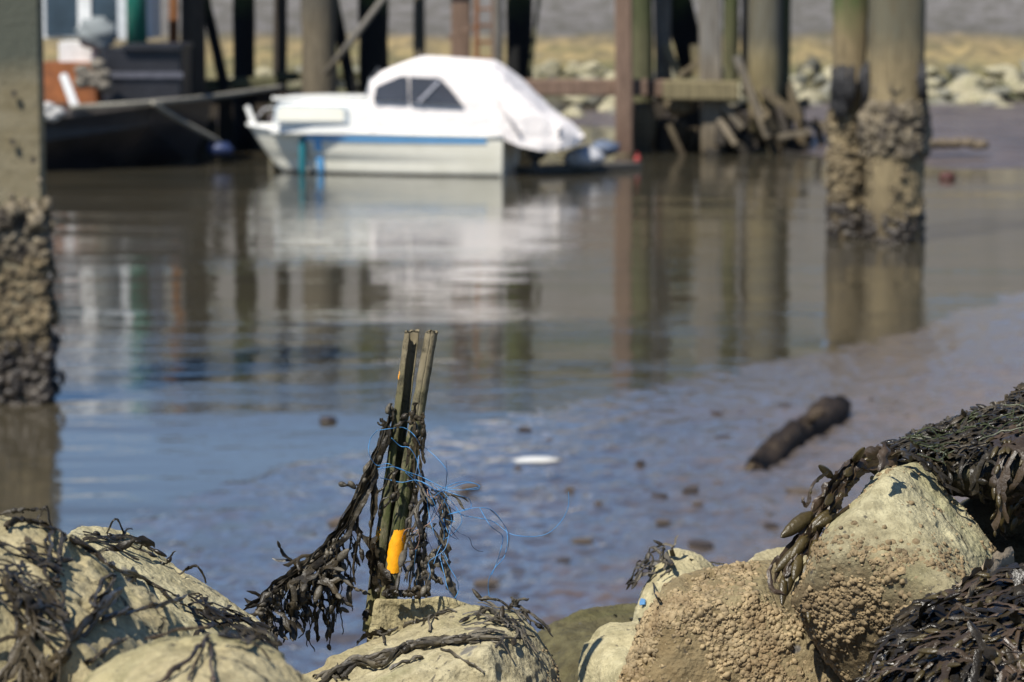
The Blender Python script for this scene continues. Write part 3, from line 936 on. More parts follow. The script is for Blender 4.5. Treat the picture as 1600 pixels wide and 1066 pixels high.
def build_rock_weed():
    G = 'wrack lying over the bank'
    # glossy heap, lower corner
    def heap(x, y): return y > np.interp(x, [1335, 1362, 1400, 1440, 1500, 1560, 1640], [1085, 1030, 966, 938, 912, 884, 872])
    W = Weed(1); W.clip = heap
    for k in range(760):
        px = W.r.uniform(1350, 1640); py = W.r.uniform(885, 1075)
        if not heap(px, py): continue
        p, n = surf(px, py)
        if p is None or p[1] > 3.6: continue
        d = np.array([-0.8, -0.2, -0.6])+W.r.normal(size=3)*0.5
        W.frond(p+n*W.r.uniform(0.002, 0.022), d, W.r.uniform(0.025, 0.065), W.r.uniform(0.0022, 0.0068), 0.08, 0.12, W.r.uniform(0.002, 0.022), 1, blad=0.2, tip=0.35, nor=n)
    W.build('seaweed_heap', 'glossy black wrack heaped over the rounded stone in the lower corner', M['weed_wet'], M['weed_wet'], G)
    W = Weed(2); W.clip = heap
    for k in range(70):
        px = W.r.uniform(1370, 1620); py = W.r.uniform(890, 1070)
        p, n = surf(px, py)
        if p is None or p[1] > 3.56 or not heap(px, py): continue
        W.frond(p+n*0.02, np.array([-0.8, -0.2, -0.5])+W.r.normal(size=3)*0.5, W.r.uniform(0.015, 0.04), 0.004, 0.1, 0.12, 0.024, 1, blad=0.5, tip=1.0, nor=n)
    for k in range(26):
        px = W.r.uniform(1540, 1610); py = W.r.uniform(895, 940)
        p, n = surf(px, py)
        if p is None: continue
        W.frond(p+n*0.02, np.array([-0.9, -0.2, -0.5])+W.r.normal(size=3)*0.25, 0.05, 0.0065, 0.1, 0.1, 0.025, 0, blad=0.1, tip=0.2, nor=n)
    W.build('seaweed_tuft', 'olive brown wrack tips scattered on top of the glossy black heap', M['weed_brown'], M['weed_olive'], G)
    # bleached strip on the heap
    W = Weed(21)
    for (a, b) in (((1600, 898), (1510, 950)), ((1590, 912), (1515, 975))):
        p, n = surf(*a); q, _ = surf(*b)
        if p is None or q is None: continue
        W.along([p+n*0.028, (p+q)/2+n*0.03, q+n*0.026], 0.007, 0.002, 24, blad=0, twist=0.3)
    W.build('seaweed_strip', 'bleached tan straps of dried wrack lying on the glossy black heap', M['weed_pale'], None, G)
    # upper mat on the overhanging slab
    def mat_(x, y): return x > 1395 and y > np.interp(x, [1395, 1480, 1560, 1600, 1640], [690, 655, 630, 594, 570]) and (y < np.interp(x, [1395, 1450, 1480, 1530, 1640], [712, 738, 762, 786, 800]))
    W = Weed(3); W.clip = mat_
    for k in range(420):
        px = W.r.uniform(1395, 1640); top = np.interp(px, [1395, 1480, 1560, 1640], [708, 672, 645, 600])
        py = top + W.r.uniform(0, 90)*W.r.random()
        p, n = surf(px, py)
        if p is None or p[1] < 3.5 or p[1] > 4.2: continue
        if px < 1480 and py > top+35: continue
        d = np.array([-0.35, -0.4, -0.6])+W.r.normal(size=3)*0.95
        W.frond(p+n*W.r.uniform(0.002, 0.02), d, W.r.uniform(0.03, 0.075), W.r.uniform(0.0022, 0.0050), 0.20, 0.16, W.r.uniform(0.002, 0.02), 2 if k % 3 == 0 else 1, blad=0.4, tip=0.45, nor=n)
    W.build('seaweed_mat', 'thick dark wrack mat over the overhanging slab, fringes hanging into the dark hollow', M['weed_black'], M['weed_wet'], G)
    W = Weed(31); W.clip = lambda x, y: x > 1550 and y < 850
    for k in range(34):
        px = W.r.uniform(1555, 1640); py = W.r.uniform(690, 780)
        p, n = surf(px, py)
        if p is None or p[1] > 4.0: continue
        W.frond(p+n*0.022, np.array([-0.3, -0.5, -0.8])+W.r.normal(size=3)*0.4, W.r.uniform(0.02, 0.06), 0.005, 0.35, 0.10, 0.02, 1, blad=0.4, tip=0.8, nor=n)
    W.build('seaweed_fringe', 'dangling olive brown wrack fringe at the mouth of the dark hollow', M['weed_brown'], M['weed_olive'], G)
    W = Weed(4); W.clip = mat_
    for k in range(30):
        px = W.r.uniform(1390, 1600); top = np.interp(px, [1390, 1480, 1560, 1640], [706, 672, 650, 615])
        p, n = surf(px, top+W.r.uniform(3, 60))
        if p is None or p[1] < 3.5: continue
        W.frond(p+n*0.02, np.array([-0.5, -0.3, -0.4])+W.r.normal(size=3)*0.8, 0.05, 0.0009, 0.1, 0.35, 0.022, 1, blad=0, tip=0, nor=n, th=0.0006)
    W.build('algae_threads', 'fine green algae threads tangled along the ridge of the dark mat', M['weed_green'], None, G)
    # strap that runs down the tilted block's left edge and ends in olive receptacles
    W = Weed(5)
    edge = [(1400, 708, 3.63), (1340, 724, 3.61), (1305, 768, 3.585), (1275, 818, 3.56), (1245, 863, 3.535), (1228, 900, 3.515)]
    for k in range(20):
        j = W.r.normal(size=2)*8
        m = W.r.integers(4, 7)
        s0 = W.r.integers(0, 2)
        pts = [at(x+j[0], y+j[1], d-0.012) for (x, y, d) in edge[s0:m]]
        W.along(pts, W.r.uniform(0.003, 0.0085), 0.003, 44, 0.0010, blad=0.15, twist=0.6)
    W.along([at(1355, 712, 3.55), at(1385, 700, 3.53), at(1375, 735, 3.51)], 0.006, 0.003, 20, 0.0013, 0, twist=0.4)
    W.along([at(1290, 740, 3.53), at(1270, 760, 3.5), at(1262, 790, 3.5), at(1254, 778, 3.5)], 0.003, 0.003, 22, 0.0012, 0.4)
    W.along([at(1215, 870, 3.45), at(1203, 890, 3.44), at(1208, 920, 3.43), at(1225, 930, 3.43)], 0.0028, 0.002, 22, 0.0012, 0.0)
    tips = [(1268, 803, 1222, 838, 15), (1296, 800, 1252, 845, 13), (1308, 806, 1275, 822, 11), (1262, 838, 1236, 872, 12), (1256, 850, 1213, 892, 13), (1285, 850, 1262, 880, 10), (1300, 745, 1280, 728, 9),
            (1250, 868, 1240, 905, 12), (1275, 845, 1268, 900, 12), (1290, 840, 1254, 912, 11), (1262, 880, 1256, 935, 14), (1238, 880, 1228, 930, 12), (1335, 720, 1350, 700, 9), (1225, 900, 1222, 945, 9),
            (1330, 735, 1320, 742, 9), (1300, 775, 1290, 788, 9), (1260, 900, 1258, 955, 9), (1262, 935, 1264, 972, 7)]
    for (x0, y0, x1, y1, r) in tips:
        dd = np.interp(y0, [700, 800, 940], [3.6, 3.55, 3.49]); a = at(x0, y0, dd); b = at(x1, y1, dd-0.02+W.r.uniform(-.012, .008))
        W.bladder((a+b)/2, b-a, np.linalg.norm(b-a)*0.56, r*0.00058, 0.7, np.array([0.3, -1, 0.2]))
        W.along([a-(b-a)*0.5+np.array([0.002, 0.01, 0.003]), a, (a+b)/2], 0.003, 0.001, 12, 0.0012, 0)
    W.build('seaweed_spray', 'brown wrack strap down the edge of the tilted block ending in plump olive tips', M['weed_brown'], M['weed_olive'], G, 'swollen_tips')

    # pale sloping stone on the left: straps across its top and a dark cluster lower down
    W = Weed(6); W.clip = lambda x, y: x < 440 and (x > 240 or y < 880) and y < 1045
    for k in range(7):
        x0 = W.r.uniform(105, 150); y0 = 838+W.r.uniform(-4, 14)
        p, n = surf(x0, y0)
        if p is None: continue
        W.frond(p+n*0.004, np.array([1, 0.1, 0.15])+W.r.normal(size=3)*0.15, 0.06, 0.003, 0.05, 0.12, 0.004, 1, blad=0.3, tip=0.2, nor=n)
    for k in range(46):
        tt = W.r.random(); px = 258+tt*175+W.r.normal()*9; py = 932+tt*85+W.r.normal()*9
        p, n = surf(px, py)
        if p is None: continue
        W.frond(p+n*0.004, np.array([0.6, -0.1, -0.3])+W.r.normal(size=3)*0.7, W.r.uniform(0.01, 0.024), W.r.uniform(0.0015, 0.005), 0.12, 0.16, W.r.uniform(0.003, 0.010), 1, blad=0.25, tip=0.2, nor=n)
    for (a, b, c_) in (((165, 836), (182, 812), (196, 842)), ((238, 872), (262, 880), (272, 862)), ((290, 890), (310, 884), (322, 912)), ((258, 900), (285, 895), (297, 884)), ((215, 858), (230, 850), (238, 866))):
        W.along([at(*a, 3.42), at(*b, 3.41), at(*c_, 3.42)], 0.0016, 0.003, 22, 0.0008, 0.1)
    W.along([at(150, 868, 3.34), at(180, 858, 3.37), at(215, 845, 3.38), at(240, 855, 3.4)], 0.004, 0.002, 26, 0.0012, 0.6)
    W.build('seaweed_clump', 'black wrack straggling across the long pale sloping stone', M['weed_black'], M['weed_wet'], G)

    # near tan boulder: heavy clump at its left and branching dark straps
    W = Weed(7); W.clip = lambda x, y: x < np.interp(y, [800, 880, 960, 1066], [70, 100, 112, 95]) and y > 812
    for k in range(48):
        tt = W.r.random()**0.8; px = W.r.normal(22+tt*40, 20); py = 825+tt*230+W.r.normal()*14
        p, n = surf(px, py)
        if p is None: continue
        W.frond(p+n*W.r.uniform(0.002, 0.012), np.array([0.15, -0.2, -0.8])+W.r.normal(size=3)*0.35, W.r.uniform(0.02, 0.04), W.r.uniform(0.0012, 0.0038), 0.12, 0.15, W.r.uniform(0.003, 0.012), 2, blad=0.08, tip=0.08, nor=n)
    W.build('seaweed_clump', 'soft focus brown black wrack clump hanging down the near face of the big tan boulder', M['weed_black'], M['weed_black'], G)
    W = Weed(8)

    def on(lst, off=0.006):
        out = []
        for q in lst:
            p, n = surf(*q)
            if p is not None: out.append(p+n*off)
        return out
    for (lst, w_) in (([(205, 905), (175, 935), (140, 975), (105, 1010), (75, 1050), (60, 1090)], 0.0045), ([(200, 908), (168, 945), (130, 990), (95, 1030), (70, 1075)], 0.004), ([(172, 885), (172, 915), (150, 950), (140, 975)], 0.0022),
                      ([(172, 905), (150, 925), (136, 960)], 0.0018), ([(155, 975), (200, 962), (250, 952), (285, 942)], 0.0022), ([(75, 835), (72, 870), (68, 905), (85, 925)], 0.002), ([(95, 840), (92, 880), (82, 920)], 0.0028),
                      ([(100, 845), (140, 868), (175, 893), (225, 915), (265, 945)], 0.0024), ([(10, 830), (40, 822), (70, 818), (85, 838)], 0.003), ([(0, 915), (22, 945), (48, 960), (60, 1000)], 0.004), ([(130, 1040), (165, 1015), (190, 1005)], 0.0025)):
        for rep in range(3 if w_ > 0.0035 else 2):
            P = on(lst)
            if len(P) > 2: W.along(P, w_*W.r.uniform(0.6, 1.0), 0.005, 34, 0.0012, 0.12, twist=0.5)
    for (a, b, c_) in (((20, 808), (45, 796), (72, 800)), ((60, 815), (72, 795), (80, 830)), ((0, 806), (20, 797), (35, 808))):
        W.along([at(*a, 2.88), at(*b, 2.88), at(*c_, 2.88)], 0.0016, 0.003, 20, 0.0008, 0.1)
    W.build('seaweed_straps', 'branching black wrack straps stuck to the big tan boulder in soft focus', M['weed_black'], M['weed_black'], G)
    # near low boulder
    W = Weed(81)
    for (lst, w_) in (([(250, 1080), (285, 1050), (310, 1025), (325, 1005)], 0.0022), ([(325, 1005), (310, 1040), (300, 1075)], 0.002), ([(330, 1003), (332, 1040), (330, 1080)], 0.0016), ([(230, 1010), (262, 1000), (330, 990)], 0.0014)):
        P = on(lst)
        if len(P) > 2: W.along(P, w_, 0.003, 24, 0.0009, 0.1)
    W.build('seaweed_straps', 'few thin brown straps on the low blurred boulder at the bottom edge', M['weed_brown'], None, G)

    # centre boulder: a strap along its ridge, a tuft at its peak
    W = Weed(9)
    for rep in range(5):
        for (lst, w_) in (([(505, 1070), (540, 1045), (590, 1032), (630, 1020), (670, 1005), (720, 1002), (775, 1000)], 0.0035), ([(530, 1058), (560, 1040), (600, 1040), (640, 1015), (690, 1012), (730, 1000)], 0.003)):
            P = on([(x+W.r.normal()*3, y+W.r.normal()*3) for x, y in lst], 0.003+0.001*rep)
            if len(P) > 2: W.along(P, w_*W.r.uniform(0.5, 1.0), 0.003, 46, 0.0012, 0.35, twist=0.5)
    for (lst, w_) in (([(690, 1015), (715, 1025), (735, 1038), (752, 1052)], 0.0018), ([(735, 1008), (780, 1000), (800, 998)], 0.0015), ([(560, 1003), (585, 995), (605, 994), (625, 985)], 0.0024), ([(588, 985), (595, 997), (603, 1010)], 0.0012),
                      ([(630, 978), (650, 975), (670, 968), (685, 970)], 0.0026), ([(672, 990), (676, 970), (690, 960), (710, 958)], 0.0018), ([(545, 1062), (520, 1058), (530, 1040)], 0.002), ([(490, 1062), (510, 1055), (530, 1064)], 0.002),
                      ([(610, 1050), (640, 1035), (660, 1030)], 0.002), ([(660, 978), (680, 966), (705, 957)], 0.0016)):
        P = on(lst, 0.003)
        if len(P) > 2: W.along(P, w_, 0.003, 26, 0.001, 0.2)
    W.build('seaweed_straps', 'flattened dry wrack straps along the ridge of the boulder in front of the post', M['weed_dusty'], M['weed_black'], G)
    W = Weed(10)
    for k in range(26):
        px = W.r.normal(797, 11); py = W.r.uniform(948, 1002)
        p, n = surf(px, py)
        if p is None: continue
        W.frond(p+n*0.004, np.array([0.1, -0.3, 0.3])+W.r.normal(size=3)*0.8, W.r.uniform(0.01, 0.022), W.r.uniform(0.0012, 0.0026), 0.1, 0.2, 0.004, 1, blad=0.15, tip=0.1, nor=n)
    for (a, b, c_) in (((800, 950), (812, 938), (826, 937)), ((795, 950), (780, 938), (745, 934)), ((800, 952), (806, 940), (800, 934)), ((745, 962), (765, 952), (790, 985)), ((742, 975), (755, 950), (785, 968)),
                       ((810, 945), (840, 968), (866, 995)), ((812, 950), (835, 972), (852, 985))):
        W.along([at(*a, 3.44), at(*b, 3.435), at(*c_, 3.44)], 0.002, 0.003, 24, 0.001, 0.15)
    for rep in range(8):
        P = on([(815+W.r.normal()*2, 948), (838, 965+W.r.normal()*3), (858+W.r.normal()*2, 985), (868, 1004)], 0.003)
        if len(P) > 2: W.along(P, 0.002, 0.004, 24, 0.001, 0.2)
    W.build('seaweed_tuft', 'spiky dry wrack tuft on the peak of the boulder in front of the post', M['weed_dusty'], M['weed_black'], G)
    # stone in the gap
    W = Weed(12)
    for k in range(110):
        tt = W.r.random(); px = 955+tt*80+W.r.normal()*8; py = 925-tt*52+W.r.normal()*9
        p, n = surf(px, py)
        if p is None: continue
        W.frond(p+n*0.004, np.array([-0.2, -0.3, -0.2])+W.r.normal(size=3)*0.7, W.r.uniform(0.008, 0.02), W.r.uniform(0.002, 0.005), 0.12, 0.2, W.r.uniform(0.003, 0.02), 1, blad=0.3, tip=0.4, nor=n)
    for (a, b, c_) in (((1035, 880), (1036, 865), (1037, 853)), ((1018, 888), (1020, 872), (1012, 862)), ((1050, 890), (1040, 896), (1030, 902))):
        W.along([at(*a, 4.1), at(*b, 4.1), at(*c_, 4.1)], 0.0015, 0.001, 14, 0.0008, 0)
    W.build('seaweed_clump', 'dark ragged wrack clump on the shoulder of the pale peaked stone', M['weed_dusty'], M['weed_black'], G)
    W = Weed(13)
    for (lst, w_) in (([(960, 965), (985, 970), (1015, 968)], 0.0014), ([(1022, 915), (1028, 930), (1035, 945), (1030, 955)], 0.0014), ([(1080, 878), (1110, 882), (1130, 884)], 0.0012)):
        P = on(lst, 0.003)
        if len(P) > 2: W.along(P, w_, 0.002, 20, 0.0008, 0)
    P = on([(1498, 800), (1515, 828), (1535, 852), (1560, 874)], 0.003)
    W.build('seaweed_threads', 'thin black weed threads on the small boulders beside the barnacled block', M['weed_black'], None, G)
    # scrap of blue plastic
    p, n = surf(1008, 944)
    if p is not None:
        b = MB(); q = p+n*0.004
        V = [q+0.6*np.array(v) for v in [(-.006, -.004, -.006), (.005, -.006, -.004), (.006, 0, .006), (-.002, .002, .008), (-.006, 0, .001)]]
        V2 = [v+n*0.0015 for v in V]
        b.add(V+V2, [[0, 1, 2, 3, 4], [9, 8, 7, 6, 5]]+[[i, (i+1) % 5, (i+1) % 5+5, i+5] for i in range(5)])
        tag(b.build('plastic_scrap', m_plain('blue plastic', (0.03, 0.17, 0.38), 0.6)), 'tiny blue plastic scrap on the pale peaked stone', 'litter')


build_rock_weed()


# ------------------------------------------------------------------ marker post, its weed and the twine
PX = 3.6/F


def build_post():
    t = NT('mossy weathered stave')
    z = t.world_z(); zt = at(640, 520, 3.6)[2]; zb = at(600, 980, 3.6)[2]
    mr = t.n.new('ShaderNodeMapRange'); t.l.new(t.math('ADD', z, t.math('MULTIPLY', t.math('SUBTRACT', t.noise(40, 5, 0.65), 0.5), 0.12)), mr.inputs[0])
    mr.inputs[1].default_value = zb; mr.inputs[2].default_value = zt
    c = t.ramp(mr.outputs[0], [(0.05, (0.17, 0.155, 0.065)), (0.25, (0.08, 0.082, 0.032)), (0.5, (0.058, 0.070, 0.022)), (0.72, (0.10, 0.095, 0.042)), (0.9, (0.20, 0.165, 0.10))])
    c = t.mix(t.ramp(t.noise(90, 5, 0.7, t.map((1, 1, 0.4))), [(0.45, 0.0), (0.62, 0.75)]), c, (0.20, 0.17, 0.11))
    c = t.mix(t.ramp(t.noise(60, 5, 0.7), [(0.5, 0.0), (0.66, 0.85)]), c, (0.028, 0.026, 0.016))
    nb = t.bump(t.noise(160, 5, 0.7, t.map((1, 1, 0.35))), 0.0022)
    m = t.out(c, 0.85, nb, spec=0.25)
    root = empty('marker_post', at(600, 960, 3.6), 'split mossy marker post of two hollow staves with orange paint, wedged between boulders', 'post')

    def stave(ax, rad, arcs, seed, wall=0.0018, n=60, m_=28):
        ax = [np.array(p) for p in ax]
        V, Fc = [], []
        u = np.linspace(0, len(ax)-1, n); P = catmull(ax, u)
        for k in range(n):
            f = k/(n-1)
            a0 = math.radians(np.interp(f, [0, .4, 1], [q[0] for q in arcs])); a1 = math.radians(np.interp(f, [0, .4, 1], [q[1] for q in arcs]))
            r = np.interp(f, [0, 1], rad)
            ang = np.linspace(a0, a1, m_)
            for rr in (r, r-wall):
                ring = np.stack([np.cos(ang)*rr, np.sin(ang)*rr, np.zeros(m_)], 1) + P[k]
                V.append(ring if rr == r else ring[::-1])
        V = np.concatenate(V)
        V = V + (fbm(V*70+seed, 3)*0.0010)[:, None]*np.array([1, 1, 0.2])
        top = slice(0, 2*m_)
        V[top, 2] += fbm(V[top]*260+seed, 2)*0.006          # broken upper end
        K = 2*m_
        for k in range(n-1):
            for i in range(K):
                j = (i+1) % K
                Fc.append([k*K+i, k*K+j, (k+1)*K+j, (k+1)*K+i])
        for e in (0, n-1):
            for i in range(m_-1):
                Fc.append([e*K+i, e*K+i+1, e*K+K-2-i, e*K+K-1-i])
        return mobj('stave', V, np.array(Fc), m, root, True), P

    A_ = [at(643.5, 518, 3.60), at(628, 640, 3.602), at(606, 800, 3.606), at(580, 985, 3.61)]
    stave(A_, (11.8*PX, 14.5*PX), ((0, 250), (0, 268), (-20, 325)), 1.0)
    B_ = [at(674.5, 518, 3.588), at(651, 655, 3.588), at(624, 825, 3.588), at(606, 945, 3.588)]
    o, P = stave(B_, (9.8*PX, 14*PX), ((-90, 269.9), (-90, 269.9), (-90, 269.9)), 5.0)
    tp = NT('orange paint')
    c = tp.ramp(tp.noise(120, 4, 0.6), [(0.35, (0.88, 0.34, 0.004)), (0.7, (0.96, 0.42, 0.006))])
    c = tp.mix(tp.ramp(tp.noise(200, 4, 0.6), [(0.70, 0.0), (0.74, 0.9)]), c, (0.06, 0.045, 0.02))
    mp = tp.out(c, 0.5, tp.bump(tp.noise(300, 3), 0.0004))

    def patch(axp, rfun, y0, y1, a0, a1, seed):
        """curved flake of paint on a stave between pixel rows y0..y1"""
        V, Fc = [], []; n, k = 26, 16
        for i in range(n):
            f = i/(n-1); y = y0+(y1-y0)*f
            ys = [q[1] for q in axp]
            x = np.interp(y, ys, [q[0] for q in axp]); d = np.interp(y, ys, [q[2] for q in axp])
            p = at(x, y, d)
            e = math.sin(math.pi*min(max(f, 0.04), 0.96))**0.2
            na = perlin(np.array([[f*7+seed, 0.3, seed]]))[0]*30; nb_ = perlin(np.array([[f*7+seed, 5.3, seed]]))[0]*30
            lo = math.radians((a0+a1)/2-(a1-a0)/2*e+na); hi = math.radians((a0+a1)/2+(a1-a0)/2*e+nb_)
            for j in range(k):
                a = lo+(hi-lo)*j/(k-1); q = np.array([math.cos(a), math.sin(a), 0])*rfun(y)
                w = p+q
                w = w+np.array([0, 0, perlin(np.array([[j*0.5+seed, i*0.1, 3.1]]))[0]*0.004])
                V.append(w)
        for i in range(n-1):
            for j in range(k-1):
                Fc.append([i*k+j, i*k+j+1, (i+1)*k+j+1, (i+1)*k+j])
        V = np.array(V)
        mobj('paint_patch', V, np.array(Fc), mp, root, True)
    patch([(673, 518, 3.588), (651, 655, 3.588), (624, 825, 3.588), (606, 945, 3.588)], lambda y: np.interp(y, [518, 945], [9.8, 14])*PX+0.0006, 826, 894, 212, 352, 3.0)
    ap = [(645, 518, 3.60), (628, 640, 3.602), (606, 800, 3.606), (580, 985, 3.61)]
    ra = lambda y: np.interp(y, [518, 985], [11.8, 14.5])*PX+0.0006
    patch(ap, ra, 822, 846, 188, 235, 9.0)
    patch(ap, ra, 578, 592, 188, 222, 12.0)


def build_post_weed():
    G = 'wrack caught on the marker post'
    g0 = np.array([(616, 640), (605, 668), (592, 702), (576, 745), (556, 790), (530, 833), (502, 868), (470, 893), (440, 915), (412, 938), (384, 950)], float)
    dep = np.interp(np.arange(len(g0)), [0, 5, 7, 10], [3.594, 3.594, 3.565, 3.47])
    W = Weed(40); W.rag = 0.5
    for k in range(19):
        a = W.r.integers(0, 4); b = W.r.integers(max(a+4, 6), len(g0)+1)
        off = W.r.normal()*4; dj = W.r.normal()*0.008
        pts = []
        for i in range(a, b):
            f = i/len(g0); wd = 0.7+1.3*f
            pts.append(at(g0[i, 0]+off*0.8*wd+W.r.normal()*2.0, g0[i, 1]+off*0.6*wd+W.r.normal()*2.0, dep[i]+dj))
        W.along(pts, W.r.choice([0.0010, 0.0018, 0.0032])*W.r.uniform(0.8, 1.2), 0.0026, 70, 0.0006, 0.05, ruffle=0.2, twist=0.45)

    def bund(x):
        return np.interp(x, g0[::-1, 0], g0[::-1, 1]), np.interp(x, g0[::-1, 0], dep[::-1])
    low = ([400, 425, 445, 462, 475, 488, 505, 522, 536, 545, 560], [965, 1000, 1012, 985, 1000, 1026, 1008, 1024, 975, 985, 915])
    for k in range(60):
        x = W.r.uniform(402, 556)
        if W.r.random() < 0.5: x = W.r.choice([415, 432, 440, 490, 505, 515, 522, 528])+W.r.normal()*5
        y0, d = bund(x); y0 += W.r.normal()*6; d += W.r.normal()*0.012
        y1 = y0+(np.interp(x, *low)-y0)*W.r.uniform(0.35, 1.0)
        n = 5; x1 = x+W.r.normal()*7
        pts = [at(x+(x1-x)*i/n+W.r.normal()*2.5, y0+(y1-y0)*i/n, d+W.r.normal()*0.003) for i in range(n+1)]
        W.along(pts, W.r.choice([0.0006, 0.001, 0.0016, 0.003])*W.r.uniform(0.8, 1.3), 0.0034, 44, 0.0005, 0.4, ruffle=0.4, twist=0.8)
    # knotted lump where the bundle sags
    for k in range(34):
        x = W.r.normal(475, 36); y0, d = bund(x)
        p = at(x, y0+W.r.uniform(-10, 45), d+W.r.normal()*0.01)
        W.frond(p, W.r.normal(size=3)+np.array([0, 0, -0.3]), W.r.uniform(0.012, 0.03), W.r.uniform(0.002, 0.0045), 0.1, 0.35, 0.003, 1, blad=0.6, tip=0.4, free=True)
    for (lst, w_) in (([(582, 745), (585, 790), (577, 850), (583, 905)], 0.0042), ([(584, 740), (580, 800), (582, 860), (590, 900)], 0.003), ([(556, 790), (560, 830), (552, 880), (556, 915)], 0.0016), ([(540, 757), (548, 756), (556, 762)], 0.0012),
                      ([(534, 756), (546, 759), (558, 757)], 0.001), ([(594, 656), (600, 662), (606, 672), (602, 690)], 0.0026), ([(590, 660), (596, 664), (602, 668)], 0.0016), ([(612, 655), (608, 640), (613, 630)], 0.0022), ([(605, 690), (612, 660), (612, 634)], 0.003),
                      ([(545, 912), (558, 920), (570, 926), (578, 930)], 0.0014), ([(556, 825), (562, 850), (566, 880)], 0.0013), ([(588, 770), (600, 760), (612, 740), (622, 735)], 0.0012)):
        W.along([at(x, y, 3.592) for x, y in lst], w_, 0.0015, 36, 0.0009, 0.25, twist=0.8)
    W.build('seaweed_bundle', 'dried black wrack bundle slung from the post down to the pale sloping stone', M['weed_black'], M['weed_dusty'], G)
    W = Weed(41)
    # on the face of the post
    for (lst, w_) in (([(652, 628), (646, 650), (655, 668), (650, 690)], 0.0035), ([(646, 640), (650, 680), (646, 730), (650, 780)], 0.0035), ([(626, 655), (640, 650), (655, 656), (660, 672)], 0.0026),
                      ([(622, 735), (617, 755), (622, 775), (612, 790)], 0.0030), ([(655, 690), (660, 730), (652, 770), (648, 800)], 0.0036), ([(644, 715), (640, 750), (645, 772)], 0.0042),
                      ([(616, 668), (630, 660), (646, 664)], 0.0024), ([(656, 640), (662, 665), (660, 700), (664, 730)], 0.0026), ([(648, 700), (657, 690), (654, 715)], 0.0034), ([(606, 778), (598, 790), (590, 800)], 0.001), ([(622, 768), (610, 780), (600, 795)], 0.0012),
                      ([(635, 690), (640, 705), (636, 730)], 0.003)):
        W.along([at(x+W.r.normal()*2, y+W.r.normal()*3, 3.568) for x, y in lst], w_*W.r.uniform(0.7, 1.1), 0.0014, 36, 0.0007, 0.3, twist=0.6)
    W.build('seaweed_drape', 'black wrack strands plastered over the middle of the marker post', M['weed_black'], M['weed_black'], G)
    W = Weed(42)
    for (lst, w_) in (([(582, 842), (585, 865), (594, 892), (606, 915), (606, 932)], 0.0065), ([(578, 860), (582, 890), (590, 915), (598, 933)], 0.006), ([(592, 882), (604, 905), (614, 928)], 0.0055), ([(586, 850), (582, 890), (578, 920)], 0.005), ([(604, 905), (611, 918), (608, 933)], 0.006)):
        W.along([at(x, y, (3.572 if x > 600 else 3.59)+W.r.normal()*0.003) for x, y in lst], w_, 0.0012, 40, 0.0011, 0.2, taper=False, twist=0.25)
    for k in range(7):
        a = W.r.uniform(600, 650)
        W.along([at(a, 930+W.r.normal()*2, 3.55), at(a+12, 926+W.r.normal()*3, 3.55), at(a+26, 932+W.r.normal()*2, 3.55)], 0.003, 0.002, 18, 0.001, 0.3)
    W.along([at(568, 968, 3.585), at(574, 958, 3.582), at(581, 962, 3.582)], 0.005, 0.001, 14, 0.001, 0.3)
    W.along([at(561, 1004, 3.585), at(570, 995, 3.55), at(590, 990, 3.54), at(618, 984, 3.53)], 0.0045, 0.0015, 30, 0.001, 0.7)
    W.build('seaweed_wrap', 'leathery black wrack wrapped about the foot of the post beside the orange paint', M['weed_black'], M['weed_black'], G)
    W = Weed(43)
    for (lst, w_) in (([(652, 735), (645, 790), (640, 830), (643, 870), (634, 905)], 0.0016), ([(655, 740), (664, 790), (660, 840), (664, 890), (672, 925)], 0.0042), ([(660, 760), (668, 800), (658, 850), (655, 900), (652, 928)], 0.0034), ([(675, 790), (690, 770), (694, 830), (690, 880)], 0.003),
                      ([(690, 770), (696, 810), (697, 860), (702, 900), (709, 932)], 0.0052), ([(683, 860), (676, 890), (690, 910)], 0.004), ([(668, 870), (680, 880), (694, 890), (706, 925)], 0.0040), ([(650, 860), (660, 880), (655, 915), (668, 930)], 0.003),
                      ([(660, 880), (658, 905), (664, 925)], 0.003), ([(694, 775), (690, 850), (700, 880)], 0.003), ([(646, 780), (652, 830), (646, 880)], 0.0012), ([(640, 850), (648, 880), (640, 930)], 0.0012), ([(664, 845), (652, 858), (648, 868)], 0.0036), ([(690, 850), (676, 862), (668, 874)], 0.003)):
        for rep in range(2):
            W.along([at(x+W.r.normal()*2.5, y+W.r.normal()*3, 3.585-rep*0.005) for x, y in lst], w_*W.r.uniform(0.55, 0.95), 0.0020, 40, 0.0009, 0.6, twist=1.0, ruffle=0.5)
    for k in range(16):
        p = at(W.r.normal(664, 8), W.r.uniform(740, 930), 3.58)
        W.frond(p, W.r.normal(size=3)+np.array([0, 0, -0.6]), 0.014, 0.002, 0.2, 0.3, 0.003, 1, blad=0.8, tip=0.4, free=True)
    W.build('seaweed_tail', 'mud dusted wrack tails hanging beside the post among the blue twine', M['weed_dusty'], M['weed_dusty'], G)

    # blue twine
    def z(X, Y): return (370+X*0.5495, 480+Y*0.5497)
    mt = {'b': m_plain('blue twine', (0.055, 0.22, 0.46), 0.45, 0.35, 90, 0.0002), 'd': m_plain('dark navy twine', (0.02, 0.035, 0.08), 0.5, 0.3, 90, 0.0002), 'p': m_plain('faded pink twine', (0.42, 0.25, 0.18), 0.6, 0.3, 90, 0.0002)}
